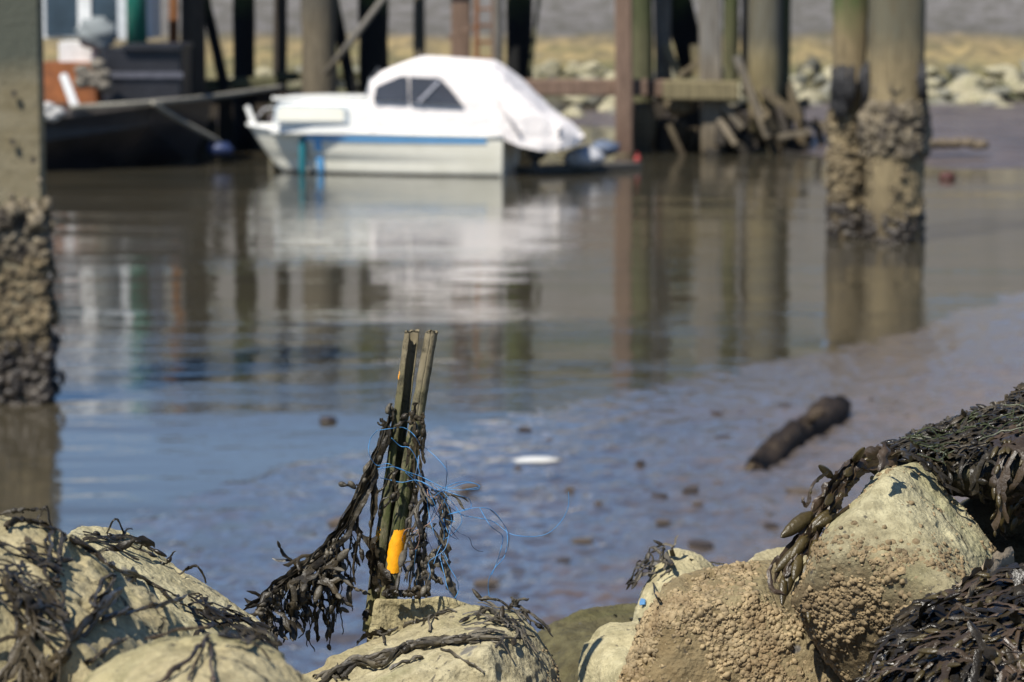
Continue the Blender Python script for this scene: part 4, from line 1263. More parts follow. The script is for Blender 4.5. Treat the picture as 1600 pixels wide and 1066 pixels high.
    L = [('b', [(405, 350), (440, 345), (475, 343), (505, 365), (522, 400), (515, 440), (525, 480), (560, 500), (600, 515), (650, 500), (688, 505), (685, 517), (640, 520), (590, 520), (560, 540)]),
         ('b', [(400, 350), (380, 375), (375, 410), (385, 435), (400, 450), (430, 445), (460, 460), (520, 480), (560, 500)]),
         ('b', [(440, 372), (465, 395), (490, 400), (510, 430), (520, 470)]), ('b', [(505, 375), (530, 395), (570, 430), (597, 465), (595, 500), (597, 520)]), ('d', [(595, 435), (597, 480), (592, 520), (580, 545)]),
         ('b', [(405, 485), (430, 490), (470, 498), (510, 492), (550, 510), (590, 550), (610, 600), (605, 640), (590, 690), (550, 720), (540, 740)]), ('b', [(400, 460), (450, 455), (500, 480), (540, 530), (570, 590), (590, 620)]),
         ('b', [(590, 520), (630, 535), (660, 545), (665, 570), (640, 580), (600, 590)]), ('b', [(595, 560), (640, 590), (690, 600), (730, 610), (770, 640), (800, 650), (850, 652), (890, 640), (925, 605), (943, 565), (943, 525)]),
         ('b', [(600, 590), (650, 575), (700, 570), (735, 585), (765, 630), (770, 670)]), ('d', [(720, 575), (750, 605), (772, 640), (772, 680), (760, 705), (745, 715)]), ('b', [(770, 670), (760, 710), (735, 740), (718, 770), (715, 800), (720, 830)]), ('b', [(690, 570), (720, 620), (755, 650), (750, 690), (738, 730), (725, 760)]),
         ('d', [(600, 610), (630, 640), (660, 655), (670, 680), (685, 692), (700, 695)]), ('b', [(585, 700), (605, 740), (625, 775), (630, 805), (620, 828)]), ('b', [(510, 690), (505, 740), (512, 790), (510, 815)]), ('b', [(545, 520), (575, 590), (590, 650), (570, 700), (560, 730)]),
         ('b', [(560, 505), (600, 540), (640, 600), (620, 640), (590, 660)]), ('d', [(550, 500), (580, 560), (600, 620), (630, 660)]), ('b', [(530, 500), (570, 520), (620, 500), (660, 497), (690, 510), (650, 518)]), ('p', [(470, 665), (478, 635), (505, 630), (520, 655), (505, 690), (475, 670), (470, 655)]),
         ('p', [(520, 495), (540, 510), (545, 535), (570, 540)]), ('p', [(500, 640), (540, 620), (560, 600), (580, 560)]), ('b', [(540, 530), (545, 580), (560, 640), (585, 690), (600, 720)]), ('d', [(580, 520), (560, 580), (540, 640), (560, 700)]), ('b', [(575, 700), (590, 760), (600, 800), (620, 825)]),
         ('b', [(600, 520), (585, 580), (600, 640), (625, 660)]), ('b', [(480, 470), (530, 520), (560, 580), (585, 600), (620, 610)]), ('b', [(545, 730), (550, 760), (540, 790)])]
    root = empty('twine_tangle', at(690, 800, 3.57), 'frayed tangle of thin blue twine snagged on the post and blowing to one side', 'twine')
    rg = np.random.default_rng(77)
    for (c, l) in L:
        pts = np.array([at(*z(*q), 3.562+rg.normal()*0.010) for q in l])
        P = catmull(pts, np.linspace(0, len(pts)-1, len(pts)*7))
        b = MB(); b.tube(list(P), 0.00041 if c == 'b' else 0.00036, 5)
        b.build('strand', mt[c], root, True)


build_post(); build_post_weed()


# ------------------------------------------------------------------ far things
def build_boat():
    D = 46.0; pm = F/D                    # pixels per metre
    yaw = R(-9)
    c0 = onz(610, 272)
    root = empty('cabin_boat', (c0[0], D, 0), 'small white cabin boat with a white canvas canopy and a blue stripe, moored side on', 'boat')
    cy, sy = math.cos(yaw), math.sin(yaw)

    def Wd(px, yy, lat):
        """boat space: px, py of the photo for length and height, lat metres across (negative: near side)"""
        lx = (px-610)/pm; zz = (272-yy)/pm*0.985
        return np.array([c0[0]+lx*cy-lat*sy, D+0.7+lx*sy+lat*cy, zz])
    white = m_plain('white gelcoat', (0.80, 0.79, 0.74), 0.35, 0.04, 3, 0.001, dirt=(0.62, 0.60, 0.50))
    cream = m_plain('cream gelcoat', (0.85, 0.815, 0.69), 0.4, 0.04, 3, 0.001, dirt=(0.70, 0.67, 0.54))
    canvas = m_plain('white canvas', (0.86, 0.80, 0.76), 0.9, 0.05, 2.5, 0.03)
    blue = m_plain('blue paint', (0.14, 0.40, 0.72), 0.4, 0.1)
    teal = m_plain('teal fender', (0.02, 0.16, 0.19), 0.4, 0.15)
    glass = m_plain('smoked window', (0.05, 0.052, 0.065), 0.22, 0.2, 3, 0)
    dark = m_plain('black outboard cowl', (0.03, 0.032, 0.035), 0.4)
    grey = m_plain('grey tarp', (0.42, 0.42, 0.43), 0.7, 0.2, 4, 0.02)

    def beam(s): return 0.82*(1-(1-s)**2.4)**0.62 if s < 1 else 0.82

    def hp(s, v, side=-1, out=0.0):
        """hull skin: s bow to stern, v keel (-0.3) to gunwale (1)"""
        top = 378+(803-378)*s; bot = 434+(800-434)*s
        vv = max(v, 0)
        px = bot+(top-bot)*vv**0.8
        yt = np.interp(s, [0, 0.15, 1], [198, 205, 209])
        y = 272+(yt-272)*v
        b = beam(s)*(0.86+0.14*vv**0.7)*(0.35+0.65*s**0.25 if vv < 0.5 else 1-(0.65-0.65*s**0.25)*(1-vv)*2*0.5)
        if v < 0: b *= 1+v*1.5
        return Wd(px, y, side*(b+out))
    ns, vs = 26, [-0.3, -0.1, 0.0, 0.12, 0.3, 0.5, 0.7, 0.85, 1.0]
    V, Fc = [], []
    for i in range(ns):
        s = (i/(ns-1))**1.5
        for v in vs: V.append(hp(s, v, -1))
        for v in vs[::-1]: V.append(hp(s, v, 1))
    K = 2*len(vs)
    for i in range(ns-1):
        for j in range(K-1): Fc.append([i*K+j, i*K+j+1, (i+1)*K+j+1, (i+1)*K+j])
        Fc.append([i*K+K-1, i*K, (i+1)*K, (i+1)*K+K-1])
    Fc.append([(ns-1)*K+j for j in range(K)])
    hull = mobj('hull', np.array(V), Fc, cream, root, False)
    # rubbing strake / gunwale lip round the sheer
    for side in (-1, 1):
        b = MB(); b.tube([hp((i/30)**1.5, 1.02, side, 0.0) for i in range(31)], 0.03, 8); b.build('gunwale', white, hull, True)
    # deck lid
    V = []
    for i in range(ns):
        s = (i/(ns-1))**1.5; V += [hp(s, 1.0, -1)+np.array([0, 0, .02]), hp(s, 1.0, 1)+np.array([0, 0, .02])]
    V = np.array(V); Fc = [[2*i, 2*i+1, 2*i+3, 2*i+2] for i in range(ns-1)]
    V2 = V-np.array([0, 0, 0.03]); n = len(V)
    Fc = Fc+[[j+n for j in f[::-1]] for f in Fc]
    mobj('deck', np.concatenate([V, V2]), Fc, white, root, False)
    # boot line and stripes that follow the near side
    for side in (-1,):
        def strip(s0, s1, v0, v1, name, mat, n=24):
            P = []
            for i in range(n+1):
                s = s0+(s1-s0)*i/n
                va = v0 if np.isscalar(v0) else v0[0]+(v0[1]-v0[0])*i/n
                for v, o in ((va, -0.01), (va, 0.016), (v1, 0.016), (v1, -0.01)): P.append(hp(s, v, side, o))
            F_ = []
            for i in range(n):
                for j in range(4): F_.append([i*4+j, i*4+(j+1) % 4, (i+1)*4+(j+1) % 4, (i+1)*4+j])
            F_ += [[0, 1, 2, 3], [n*4+3, n*4+2, n*4+1, n*4]]
            mobj(name, np.array(P), F_, mat, hull, False)
        strip(0.235, 0.94, (0.79, 0.84), 0.93, 'stripe', blue, 40)
        P = []
        for i in range(13):
            v = 0.03+(0.955-0.03)*i/12; w = v**0.8
            for pxx in (498, 509):
                s_ = (pxx-434*(1-w)-378*w)/(366*(1-w)+425*w)
                P += [hp(s_, v, -1, 0.030), hp(s_, v, -1, -0.01)]
        F_ = []
        for i in range(12):
            a_ = i*4
            F_ += [[a_, a_+2, a_+6, a_+4], [a_+1, a_+5, a_+7, a_+3], [a_, a_+4, a_+5, a_+1], [a_+2, a_+3, a_+7, a_+6]]
        mobj('stripe', np.array(P), F_, blue, hull, False)
        strip(0.02, 0.99, -0.05, 0.045, 'boot_line', dark)

    def loft(st, fw, fz, name, mat, smooth=True, close=True):
        V, Fc = [], []
        k = len(fw)
        for (px, yb, yt, hw, lean) in st:
            for j in range(k):
                V.append(Wd(px+lean*fz[j], yb+(yt-yb)*fz[j], -hw*fw[j]))
            for j in range(k-2, -1, -1):
                V.append(Wd(px+lean*fz[j], yb+(yt-yb)*fz[j], hw*fw[j]))
        K = 2*k-1
        for i in range(len(st)-1):
            for j in range(K-1): Fc.append([i*K+j, i*K+j+1, (i+1)*K+j+1, (i+1)*K+j])
        if close:
            Fc.append(list(range(K))); Fc.append([(len(st)-1)*K+j for j in range(K-1, -1, -1)])
        return mobj(name, np.array(V), Fc, mat, root, smooth)
    # forward trunk cabin
    cabin = loft([(424, 207, 200, 0.42, 4), (430, 207, 160, 0.55, 6), (438, 207, 150, 0.60, 6), (500, 207, 148, 0.68, 0), (600, 207, 149, 0.72, 0), (640, 207, 152, 0.72, 0)],
         [1.0, 0.98, 0.95, 0.90, 0.5, 0.0], [0, 0.5, 0.8, 0.93, 1.0, 1.0], 'cabin', white, False)
    b = MB(); b.bar(Wd(432, 152, -0.57), Wd(585, 151, -0.66), 0.05, 0.05); b.build('grab_rail', white, cabin)
    # canopy over the cockpit
    st = [(590, 207, 150, 0.74, 0), (592, 207, 120, 0.75, 0), (606, 207, 107, 0.76, 0), (632, 207, 96, 0.77, 0), (662, 207, 85, 0.78, 0), (715, 207, 87, 0.79, 0), (768, 208, 92, 0.79, 0), (782, 209, 98, 0.79, 0), (800, 212, 113, 0.79, 0),
          (830, 224, 141, 0.77, 0), (862, 231, 172, 0.72, 0), (888, 231, 188, 0.62, 0), (905, 226, 203, 0.45, 0), (917, 221, 214, 0.2, 0)]
    cf = [1.0, 1.0, 0.995, 0.985, 0.965, 0.92, 0.55, 0.0]; cz = [0, 0.2, 0.42, 0.64, 0.84, 0.955, 0.99, 1.0]
    st0 = st; sa = np.array(st); xx = np.unique(np.concatenate([sa[:, 0], np.linspace(590, 917, 46)]))
    sf = [(x, *[np.interp(x, sa[:, 0], sa[:, q]) for q in (1, 2, 3)], 0) for x in xx]
    uu = np.linspace(0, 7, 22); cff = np.interp(uu, range(8), cf); czf = np.interp(uu, range(8), cz)
    o = loft(sf, list(cff), list(czf), 'canopy', canvas, True)
    co_ = np.array([v.co[:] for v in o.data.vertices]); dn = fbm(co_*np.array([1.2, 1, 3.0])+3, 4)*0.035
    dn2 = np.array([v.normal[:] for v in o.data.vertices])
    co_ = co_+dn2*(dn*np.clip((co_[:, 0]-0.55)*2, 0.12, 1))[:, None]
    o.data.vertices.foreach_set('co', co_.astype(np.float32).ravel()); o.data.update()
    # rear sag folds
    b = MB()
    b.tube([Wd(768, 93, -0.70), Wd(775, 120, -0.80), Wd(800, 160, -0.82), Wd(830, 205, -0.80)], 0.025, 6); b.build('canopy_hoop', canvas, o, True)

    def side_y(px, yy):
        i = max(k for k in range(len(st)) if st[k][0] <= px) if px > st[0][0] else 0
        i = min(i, len(st)-2); f = (px-st[i][0])/(st[i+1][0]-st[i][0])
        yb = st[i][1]+(st[i+1][1]-st[i][1])*f; yt = st[i][2]+(st[i+1][2]-st[i][2])*f; hw = st[i][3]+(st[i+1][3]-st[i][3])*f
        return hw*np.interp((yy-yb)/(yt-yb), cz, cf)

    def pane(poly, name, mat, out=0.012, lat=None, par=root):
        near = [Wd(x, y, -((lat if lat is not None else side_y(x, y))+out)) for x, y in poly]
        far_ = [Wd(x, y, -((lat if lat is not None else side_y(x, y))-0.02)) for x, y in poly]
        n = len(poly)
        F_ = [list(range(n)), list(range(2*n-1, n-1, -1))]+[[i, i+n, (i+1) % n+n, (i+1) % n] for i in range(n)]
        return mobj(name, np.array(near+far_), F_, mat, par, False)
    pane([(599, 154), (603, 131), (640, 115), (651, 114), (652, 155)], 'window', glass, 0.06, None, o)
    w2 = pane([(657, 157), (657, 115), (704, 117), (722, 135), (741, 160)], 'window', glass, 0.06, None, o)
    b = MB(); b.bar(Wd(672, 155, -0.86), Wd(703, 123, -0.84), 0.02, 0.03); b.build('window_strut', m_plain('pale strut', (0.5, 0.5, 0.55), 0.5), root)
    # trunk cabin window with its rounded cream pane
    pane([(438, 190), (440, 166), (446, 161), (550, 162), (556, 168), (557, 190)], 'window_frame', m_plain('pale blue grey seal', (0.42, 0.48, 0.52), 0.5), 0.02, 0.70, cabin)
    pane([(443, 187), (445, 168), (449, 165), (547, 166), (551, 170), (551, 187)], 'window', cream, 0.032, 0.70, cabin)
    # windscreen frame just ahead of the canopy
    b = MB(); ga = m_plain('grey alloy', (0.3, 0.32, 0.34), 0.4); b.bar(Wd(585, 150, -0.66), Wd(592, 118, -0.62), 0.04, 0.04); b.build('windscreen_frame', ga, root); b = MB(); b.bar(Wd(585, 150, 0.66), Wd(592, 118, 0.62), 0.04, 0.04); b.build('windscreen_frame', ga, root)
    # bow fitting, pulpit
    b = MB(); b.bar(Wd(376, 167, 0), Wd(387, 196, 0), 0.07, 0.07); b.build('bow_post', white, root)
    b = MB(); b.tube([Wd(386, 190, 0.1), Wd(400, 172, 0.15), Wd(425, 168, 0.3), Wd(434, 196, 0.3)], 0.012, 6); b.build('bow_rail', m_plain('steel rail', (0.4, 0.4, 0.42), 0.3), root, True)
    b = MB(); b.bar(Wd(588, 118, -0.3), Wd(598, 104, -0.3), 0.05, 0.06); b.build('lamp', dark, root)
    # outboard: cowl, leg, bracket
    b = MB(); b.blob(Wd(846, 236, -0.1), (0.15, 0.13, 0.13), 3, 12, 0.12); b.bar(Wd(842, 240, -0.1), Wd(846, 285, -0.1), 0.10, 0.16); b.build('outboard_motor', dark, root, True)
    # fender hangs over the side
    f = MB(); P = hp(0.19, 0.5, -1, 0.10)
    x, y = P[0], P[1]
    f.tube([(x, y, -0.03), (x, y, 0.0), (x, y, 0.05), (x, y, 0.46), (x, y, 0.52), (x, y, 0.56)], [0.02, 0.045, 0.055, 0.055, 0.04, 0.015], 10)
    f.tube([(x, y, 0.55), (x, y+0.03, 0.64), (x, y+0.16, 0.68)], 0.01, 5)
    tag(f.build('fender', teal, None, True), 'teal tube fender hanging over the side of the white cabin boat', 'fender')
    # tender and gear behind the stern
    g = MB()
    V0 = at(912, 250, 46.6)
    g.blob(V0+np.array([0, 0, 0.03]), (0.32, 0.30, 0.17), 5, 14, 0.22)
    tag(g.build('tarp_bundle', grey, None, True), 'crumpled grey tarp bundle floating right behind the boat canopy', 'tarp')
    g = MB(); g.bar(at(822, 266, 46.2), at(985, 258, 47.6), 0.5, 0.10); g.bar(at(850, 261, 46.4), at(960, 255, 47.4), 0.06, 0.05)
    tag(g.build('pontoon', m_plain('dark wet boards', (0.085, 0.075, 0.06), 0.7, 0.4), None), 'low dark floating pontoon between the boat stern and the pier', 'pontoon')
    g = MB()
    g.blob(at(945, 232, 48.2), (0.22, 0.2, 0.12), 8, 12, 0.2); g.bar(at(930, 236, 48.2), at(968, 226, 48.2), 0.06, 0.06)
    tag(g.build('outboard_cover', m_plain('slate blue cover', (0.10, 0.13, 0.19), 0.6, 0.3), None, True), 'slate blue covered engine lump beside the red brown pile', 'engine')
    g = MB(); g.blob((at(996, 249, 48.0)), (0.05, 0.05, 0.06), 2, 12, 0.05)
    g.tube([at(996, 249, 48.0)+np.array([0, 0, .06]), at(996, 249, 48.0)+np.array([0, 0, .10])], 0.012, 6)
    tag(g.build('mooring_buoy', m_plain('red buoy', (0.42, 0.06, 0.05), 0.4), None, True), 'small bright red buoy by the foot of the pier', 'buoy')
    g = MB(); g.blob(onz(1480, 277, 0.03), (0.12, 0.12, 0.075), 4, 12, 0.1)
    tag(g.build('mooring_float', m_plain('dull red float', (0.07, 0.02, 0.015), 0.6, 0.3), None, True), 'dull dark red float lying in the shallows beside the oyster crusted piles', 'float')
    g = MB(); q = at(345, 232, 48.6); g.tube([q+np.array([-.16, 0, -0.05]), q+np.array([-.14, 0, -0.02]), q+np.array([.14, 0, 0.0]), q+np.array([.16, 0, .03])], [0.06, 0.10, 0.10, 0.06], 12)
    tag(g.build('drum', m_plain('blue drum', (0.02, 0.035, 0.10), 0.5), None, True), 'small blue drum floating between the black barge and the white boat', 'drum')


def build_barge():
    root = empty('barge', at(200, 250, 48.5), 'black steel barge with a dark deckhouse and a pale windowed wheelhouse', 'barge')
    blk = m_plain('black hull paint', (0.022, 0.020, 0.022), 0.45, 0.4, 2, 0.01, dirt=(0.07, 0.055, 0.045))
    blk2 = m_plain('tarred panel', (0.014, 0.014, 0.018), 0.5, 0.4, 2, 0.01)
    rust = m_plain('rust', (0.30, 0.10, 0.03), 0.8, 0.4, 5, 0.01, dirt=(0.09, 0.035, 0.02))
    pale = m_plain('pale grey paint', (0.55, 0.57, 0.58), 0.5, 0.1)
    wht = m_plain('dirty white paint', (0.66, 0.66, 0.64), 0.6, 0.15)
    grn = m_plain('bottle green paint', (0.01, 0.12, 0.085), 0.4, 0.2)
    teal = m_plain('dim window', (0.035, 0.055, 0.075), 0.15, 0.4, 2, 0)
    # hull: near side, raked end
    tops = [at(-140, 208, 45.6), at(245, 157, 47.6), at(331, 150, 50.2), at(-60, 172, 50.6)]
    bots = [at(-140, 262, 45.6), at(176, 256, 47.9), at(300, 250, 50.6), at(-60, 232, 51.0)]
    for q in bots: q[2] = -0.12
    mid = [t*0.45+b*0.55 for t, b in zip(tops, bots)]
    mid[1] = at(232, 196, 47.6); mid[2] = at(326, 190, 50.2)
    V = tops+mid+bots
    Fc = [[3, 2, 1, 0]]
    for a in (0, 4):
        for i in range(4):
            j = (i+1) % 4
            Fc.append([a+i, a+j, a+4+j, a+4+i])
    mobj('hull', np.array(V), Fc, blk, root, False)
    b = MB(); b.bar(tops[0]+np.array([0, -.02, -.03]), tops[1]+np.array([0, -.02, -.03]), 0.10, 0.10); b.bar(tops[1]+np.array([0, 0, -.03]), tops[2]+np.array([0, 0, -.03]), 0.10, 0.10)
    b.build('rubbing_rail', m_plain('scuffed rail', (0.11, 0.095, 0.085), 0.7, 0.4), root)

    def box(px0, y0, px1, y1, d, dep, name, mat, par=root):
        a = at(px0, y1, d); c = at(px1, y0, d)
        b = MB(); x = (a[0]+c[0])/2
        b.bar((x, d+dep/2, a[2]), (x, d+dep/2, c[2]), abs(c[0]-a[0]), dep, up=(0, 1, 0), bev=0.04)
        return b.build(name, mat, par)
    dh = box(160, 76, 284, 160, 48.6, 1.4, 'deckhouse', blk2)
    box(158, 113, 286, 122, 48.55, 0.05, 'rail', m_plain('grey blue rail', (0.10, 0.10, 0.12), 0.5), dh)
    box(190, 70, 286, 78, 48.5, 1.6, 'deckhouse_roof', blk2, dh)
    box(64, 98, 152, 162, 48.8, 0.9, 'engine_casing', rust)
    box(92, 66, 150, 100, 49.3, 0.9, 'wheelhouse_base', wht)
    wh = box(60, -150, 232, 60, 50.2, 1.6, 'wheelhouse', pale)
    for (a, c) in ((72, 122), (140, 184)): box(a, -60, c, 56, 50.14, 0.05, 'window', teal, wh)
    box(122, -120, 140, 58, 50.10, 0.07, 'window_post', wht, wh)
    box(184, -120, 197, 62, 50.10, 0.07, 'window_post', pale, wh)
    gp = MB(); q = at(214, 78, 50.0); gp.tube([(q[0], 50.0, q[2]-0.05), (q[0], 50.0, q[2]+1.9)], 0.16, 14); gp.build('green_column', grn, wh, True)
    b = MB(); b.blob(at(152, 52, 49.0), (0.30, 0.2, 0.24), 3, 14, 0.45, 2.0)
    tag(b.build('sack', m_plain('dull white sack', (0.20, 0.22, 0.22), 0.8, 0.2), None, True), 'grey sack heaped against the wheelhouse windows of the barge', 'sack')
    b = MB(); b.bar(at(99, 118, 47.9), at(118, 168, 47.6), 0.10, 0.10)
    tag(b.build('white_spar', wht, None), 'short white spar leaning on the rust brown casing of the barge', 'spar')
    b = MB()
    for k, (x, y) in enumerate(((75, 168), (90, 176), (82, 182), (70, 178))): b.blob(at(x, y, 46.6), (0.12, 0.12, 0.08), k, 10, 0.15)
    tag(b.build('rope_coil', m_plain('pale rope', (0.42, 0.41, 0.39), 0.9, 0.25), None, True), 'pale coiled rope heaped on the edge of the barge deck beside the concrete pile', 'rope')
    b = MB()
    for k in range(9): b.blob(at(125+random.random()*40, 100+random.random()*36, 48.2), (0.13, 0.12, 0.10), k, 9, 0.3)
    tag(b.build('netting_heap', m_plain('drab netting', (0.16, 0.14, 0.11), 0.9, 0.5), None, True), 'drab heap of netting between the rusty casing and the black deckhouse', 'netting')
    # lines
    rope = m_plain('weathered rope', (0.27, 0.25, 0.20), 0.9, 0.3)

    def line(pts, r, label, name='mooring_rope'):
        P = catmull(np.array([at(*p) for p in pts]), np.linspace(0, len(pts)-1, len(pts)*6))
        tag(MB().tube(list(P), r, 6).build(name, rope, None, True), label, 'rope')
    line([(110, 168, 46.8), (240, 160, 47.4), (340, 150, 49.5), (440, 136, 51.5)], 0.042, 'thick weathered mooring rope running level from the barge to the pier')
    line([(238, 161, 47.3), (285, 190, 48.0), (336, 218, 48.6), (350, 232, 48.8)], 0.038, 'slanting mooring rope dropping from the barge corner to the blue drum')


def build_pier():
    root = empty('timber_pier', at(760, 240, 52), 'old timber pier of weathered piles, braces, black bars imitating shadows and a reddish cross beam behind the boat', 'pier')
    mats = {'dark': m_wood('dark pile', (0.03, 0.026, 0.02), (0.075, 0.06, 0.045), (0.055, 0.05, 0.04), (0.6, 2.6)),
            'grey': m_wood('grey pile', (0.07, 0.05, 0.03), (0.17, 0.14, 0.095), (0.11, 0.10, 0.08), (0.5, 2.2)),
            'green': m_wood('green pile', (0.06, 0.05, 0.03), (0.12, 0.115, 0.06), (0.08, 0.095, 0.04), (0.5, 2.0)),
            'tan': m_wood('tan pile', (0.06, 0.05, 0.03), (0.25, 0.205, 0.11), (0.13, 0.125, 0.10), (0.45, 1.6)),
            'red': m_wood('red brown pile', (0.14, 0.085, 0.06), (0.235, 0.155, 0.11), (0.20, 0.135, 0.105), (0.4, 2.5)),
            'black': m_wood('black pile', (0.008, 0.008, 0.008), (0.010, 0.010, 0.010), (0.085, 0.11, 0.03), (0.5, 2.35)),  # near black, green towards the top
            'rust': m_wood('rusty steel', (0.09, 0.035, 0.015), (0.25, 0.10, 0.04), (0.25, 0.11, 0.045), (0.4, 2.0)),
            'brown': m_wood('broken wood', (0.07, 0.05, 0.03), (0.16, 0.125, 0.075), (0.2, 0.16, 0.10), (0.3, 1.0)),
            'lgrey': m_wood('silver pile', (0.11, 0.085, 0.05), (0.23, 0.19, 0.135), (0.22, 0.205, 0.18), (0.3, 1.4))}

    def post(xt, xb, w, yt, yb, d, mat, name='pile', rnd=True):
        a, b = at(xb, yb, d), at(xt, yt, d); wm = w*d/F
        m = MB()
        if rnd:
            n = 9; pts = [a+(b-a)*k/n for k in range(n+1)]
            m.tube(pts, [wm/2*(1+random.uniform(-.06, .06)) for _ in pts], 12)
        else: m.bar(a, b, wm, wm*0.9, up=(0, 1, 0), wob=0.05)
        m.build(name, mats[mat], root, rnd)
    T = -160
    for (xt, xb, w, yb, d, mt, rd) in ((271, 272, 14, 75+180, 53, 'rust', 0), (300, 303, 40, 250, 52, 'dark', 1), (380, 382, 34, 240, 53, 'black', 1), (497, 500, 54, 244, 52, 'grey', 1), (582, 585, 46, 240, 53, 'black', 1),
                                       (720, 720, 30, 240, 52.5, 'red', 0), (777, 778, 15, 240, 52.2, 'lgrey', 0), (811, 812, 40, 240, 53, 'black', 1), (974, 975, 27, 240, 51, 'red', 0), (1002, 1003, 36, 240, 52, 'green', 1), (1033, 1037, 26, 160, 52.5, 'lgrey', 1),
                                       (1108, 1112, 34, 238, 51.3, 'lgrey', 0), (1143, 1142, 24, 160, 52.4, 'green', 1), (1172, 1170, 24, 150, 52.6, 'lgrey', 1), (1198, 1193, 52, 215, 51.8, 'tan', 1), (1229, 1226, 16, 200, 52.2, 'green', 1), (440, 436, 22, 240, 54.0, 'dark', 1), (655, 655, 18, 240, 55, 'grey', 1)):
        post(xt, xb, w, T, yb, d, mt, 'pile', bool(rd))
    # braces; the black diagonals stand in for shadows cast on the piles
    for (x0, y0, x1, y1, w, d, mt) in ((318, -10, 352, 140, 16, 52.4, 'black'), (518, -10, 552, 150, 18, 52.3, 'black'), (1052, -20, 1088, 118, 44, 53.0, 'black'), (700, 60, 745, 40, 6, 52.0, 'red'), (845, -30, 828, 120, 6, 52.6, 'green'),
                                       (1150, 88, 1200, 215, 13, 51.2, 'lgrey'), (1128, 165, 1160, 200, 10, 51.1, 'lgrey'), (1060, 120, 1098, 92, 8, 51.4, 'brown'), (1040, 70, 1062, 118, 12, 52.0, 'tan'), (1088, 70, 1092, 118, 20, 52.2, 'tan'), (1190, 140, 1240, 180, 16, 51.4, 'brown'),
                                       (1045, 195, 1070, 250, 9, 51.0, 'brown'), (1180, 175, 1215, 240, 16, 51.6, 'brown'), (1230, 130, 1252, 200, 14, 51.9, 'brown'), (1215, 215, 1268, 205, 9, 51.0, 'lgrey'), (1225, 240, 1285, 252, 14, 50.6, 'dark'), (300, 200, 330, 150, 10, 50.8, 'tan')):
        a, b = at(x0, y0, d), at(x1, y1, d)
        MB().bar(a, b, w*d/F, w*d/F*0.8, up=(0, 1, 0), wob=0.05).build('brace_or_shadow_bar', mats[mt], root)
    for (x0, y0, x1, y1, w, d, mt) in ((820, 137, 1010, 137, 26, 51.2, 'red'), (1008, 138, 1098, 140, 27, 51.5, 'red'), (1036, 141, 1152, 142, 30, 51.0, 'tan'), (284, 134, 432, 128, 16, 52.6, 'green'), (280, 152, 480, 150, 22, 53.4, 'dark'), (430, 120, 700, 118, 14, 53.8, 'green')):
        MB().bar(at(x0, y0, d), at(x1, y1, d), w*d/F, 0.22, up=(0, 1, 0), wob=0.04).build('beam', mats[mt], root)
    # broken stumps in the shadow below the beam
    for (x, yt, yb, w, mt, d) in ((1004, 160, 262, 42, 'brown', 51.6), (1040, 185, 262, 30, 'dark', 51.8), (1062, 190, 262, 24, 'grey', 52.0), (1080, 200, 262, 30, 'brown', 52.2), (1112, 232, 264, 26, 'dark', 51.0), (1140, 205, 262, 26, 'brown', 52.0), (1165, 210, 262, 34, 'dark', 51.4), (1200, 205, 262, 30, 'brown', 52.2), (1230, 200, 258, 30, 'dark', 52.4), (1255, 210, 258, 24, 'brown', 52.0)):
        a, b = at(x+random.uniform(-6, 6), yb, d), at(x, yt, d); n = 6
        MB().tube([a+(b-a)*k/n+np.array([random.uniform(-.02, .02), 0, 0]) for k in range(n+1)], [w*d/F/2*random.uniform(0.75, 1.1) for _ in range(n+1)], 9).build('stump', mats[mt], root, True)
    rc = random.Random(3)
    for k in range(34):
        x = rc.uniform(985, 1285); y = rc.uniform(165, 250); L = rc.uniform(25, 70); an = rc.choice([rc.uniform(-0.4, 0.4), rc.uniform(0.9, 2.2), rc.uniform(0.9, 2.2)]); d = rc.uniform(50.9, 52.9)
        y1 = min(y+math.sin(an)*L, 258)
        MB().bar(at(x, y, d), at(x+math.cos(an)*L, y1, d+rc.uniform(-.3, .3)), rc.uniform(7, 17)*d/F, rc.uniform(6, 10)*d/F, up=(0, 1, 0), wob=0.12).build('broken_timber', mats[rc.choice(['brown', 'dark', 'dark', 'tan', 'lgrey', 'grey', 'black', 'black'])], root)
    # lumps of oyster under the beam
    for (x, y, rx, d) in ((1062, 165, 0.26, 51.4), (1128, 175, 0.16, 51.5), (1190, 180, 0.2, 51.6)):
        b = MB(); b.blob(at(x, y, d), (rx, 0.2, 0.16), x, 12, 0.4, 2.5); b.build('oyster_lump', mats['brown'], root, True)
    # boarding added as dark sheets for the shaded gaps behind the stumps
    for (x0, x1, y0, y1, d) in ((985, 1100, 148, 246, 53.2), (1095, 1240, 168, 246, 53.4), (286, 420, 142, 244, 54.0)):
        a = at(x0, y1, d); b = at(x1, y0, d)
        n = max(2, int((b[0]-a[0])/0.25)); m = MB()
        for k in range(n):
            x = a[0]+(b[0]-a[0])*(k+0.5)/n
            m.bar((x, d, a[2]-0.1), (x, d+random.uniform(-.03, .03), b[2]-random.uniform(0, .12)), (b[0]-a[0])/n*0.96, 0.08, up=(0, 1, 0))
        m.build('shade_boarding', mats['dark'], root)
    # deck overhead
    for d in (51.6, 53.6):
        MB().bar(at(240, T, d), at(1290, T, d), 0.4, 0.35, up=(0, 1, 0)).build('deck_beam', mats['dark'], root)
    # rusty ladder
    lad = empty('ladder', at(752, 100, 51.6), 'rusty iron ladder fixed between the red brown and pale piles above the boat', 'ladder')
    for x in (745, 770):
        MB().bar(at(x, 110, 51.6), at(x-1, -140, 51.6), 0.075 if x == 745 else 0.05, 0.06, up=(0, 1, 0)).build('rail', mats['rust'] if x == 745 else mats['red'], lad)
    for k in range(9):
        y = 92-k*26
        MB().bar(at(743, y, 51.6), at(772, y, 51.6), 0.04, 0.04, up=(0, 1, 0)).build('rung', mats['rust'], lad)
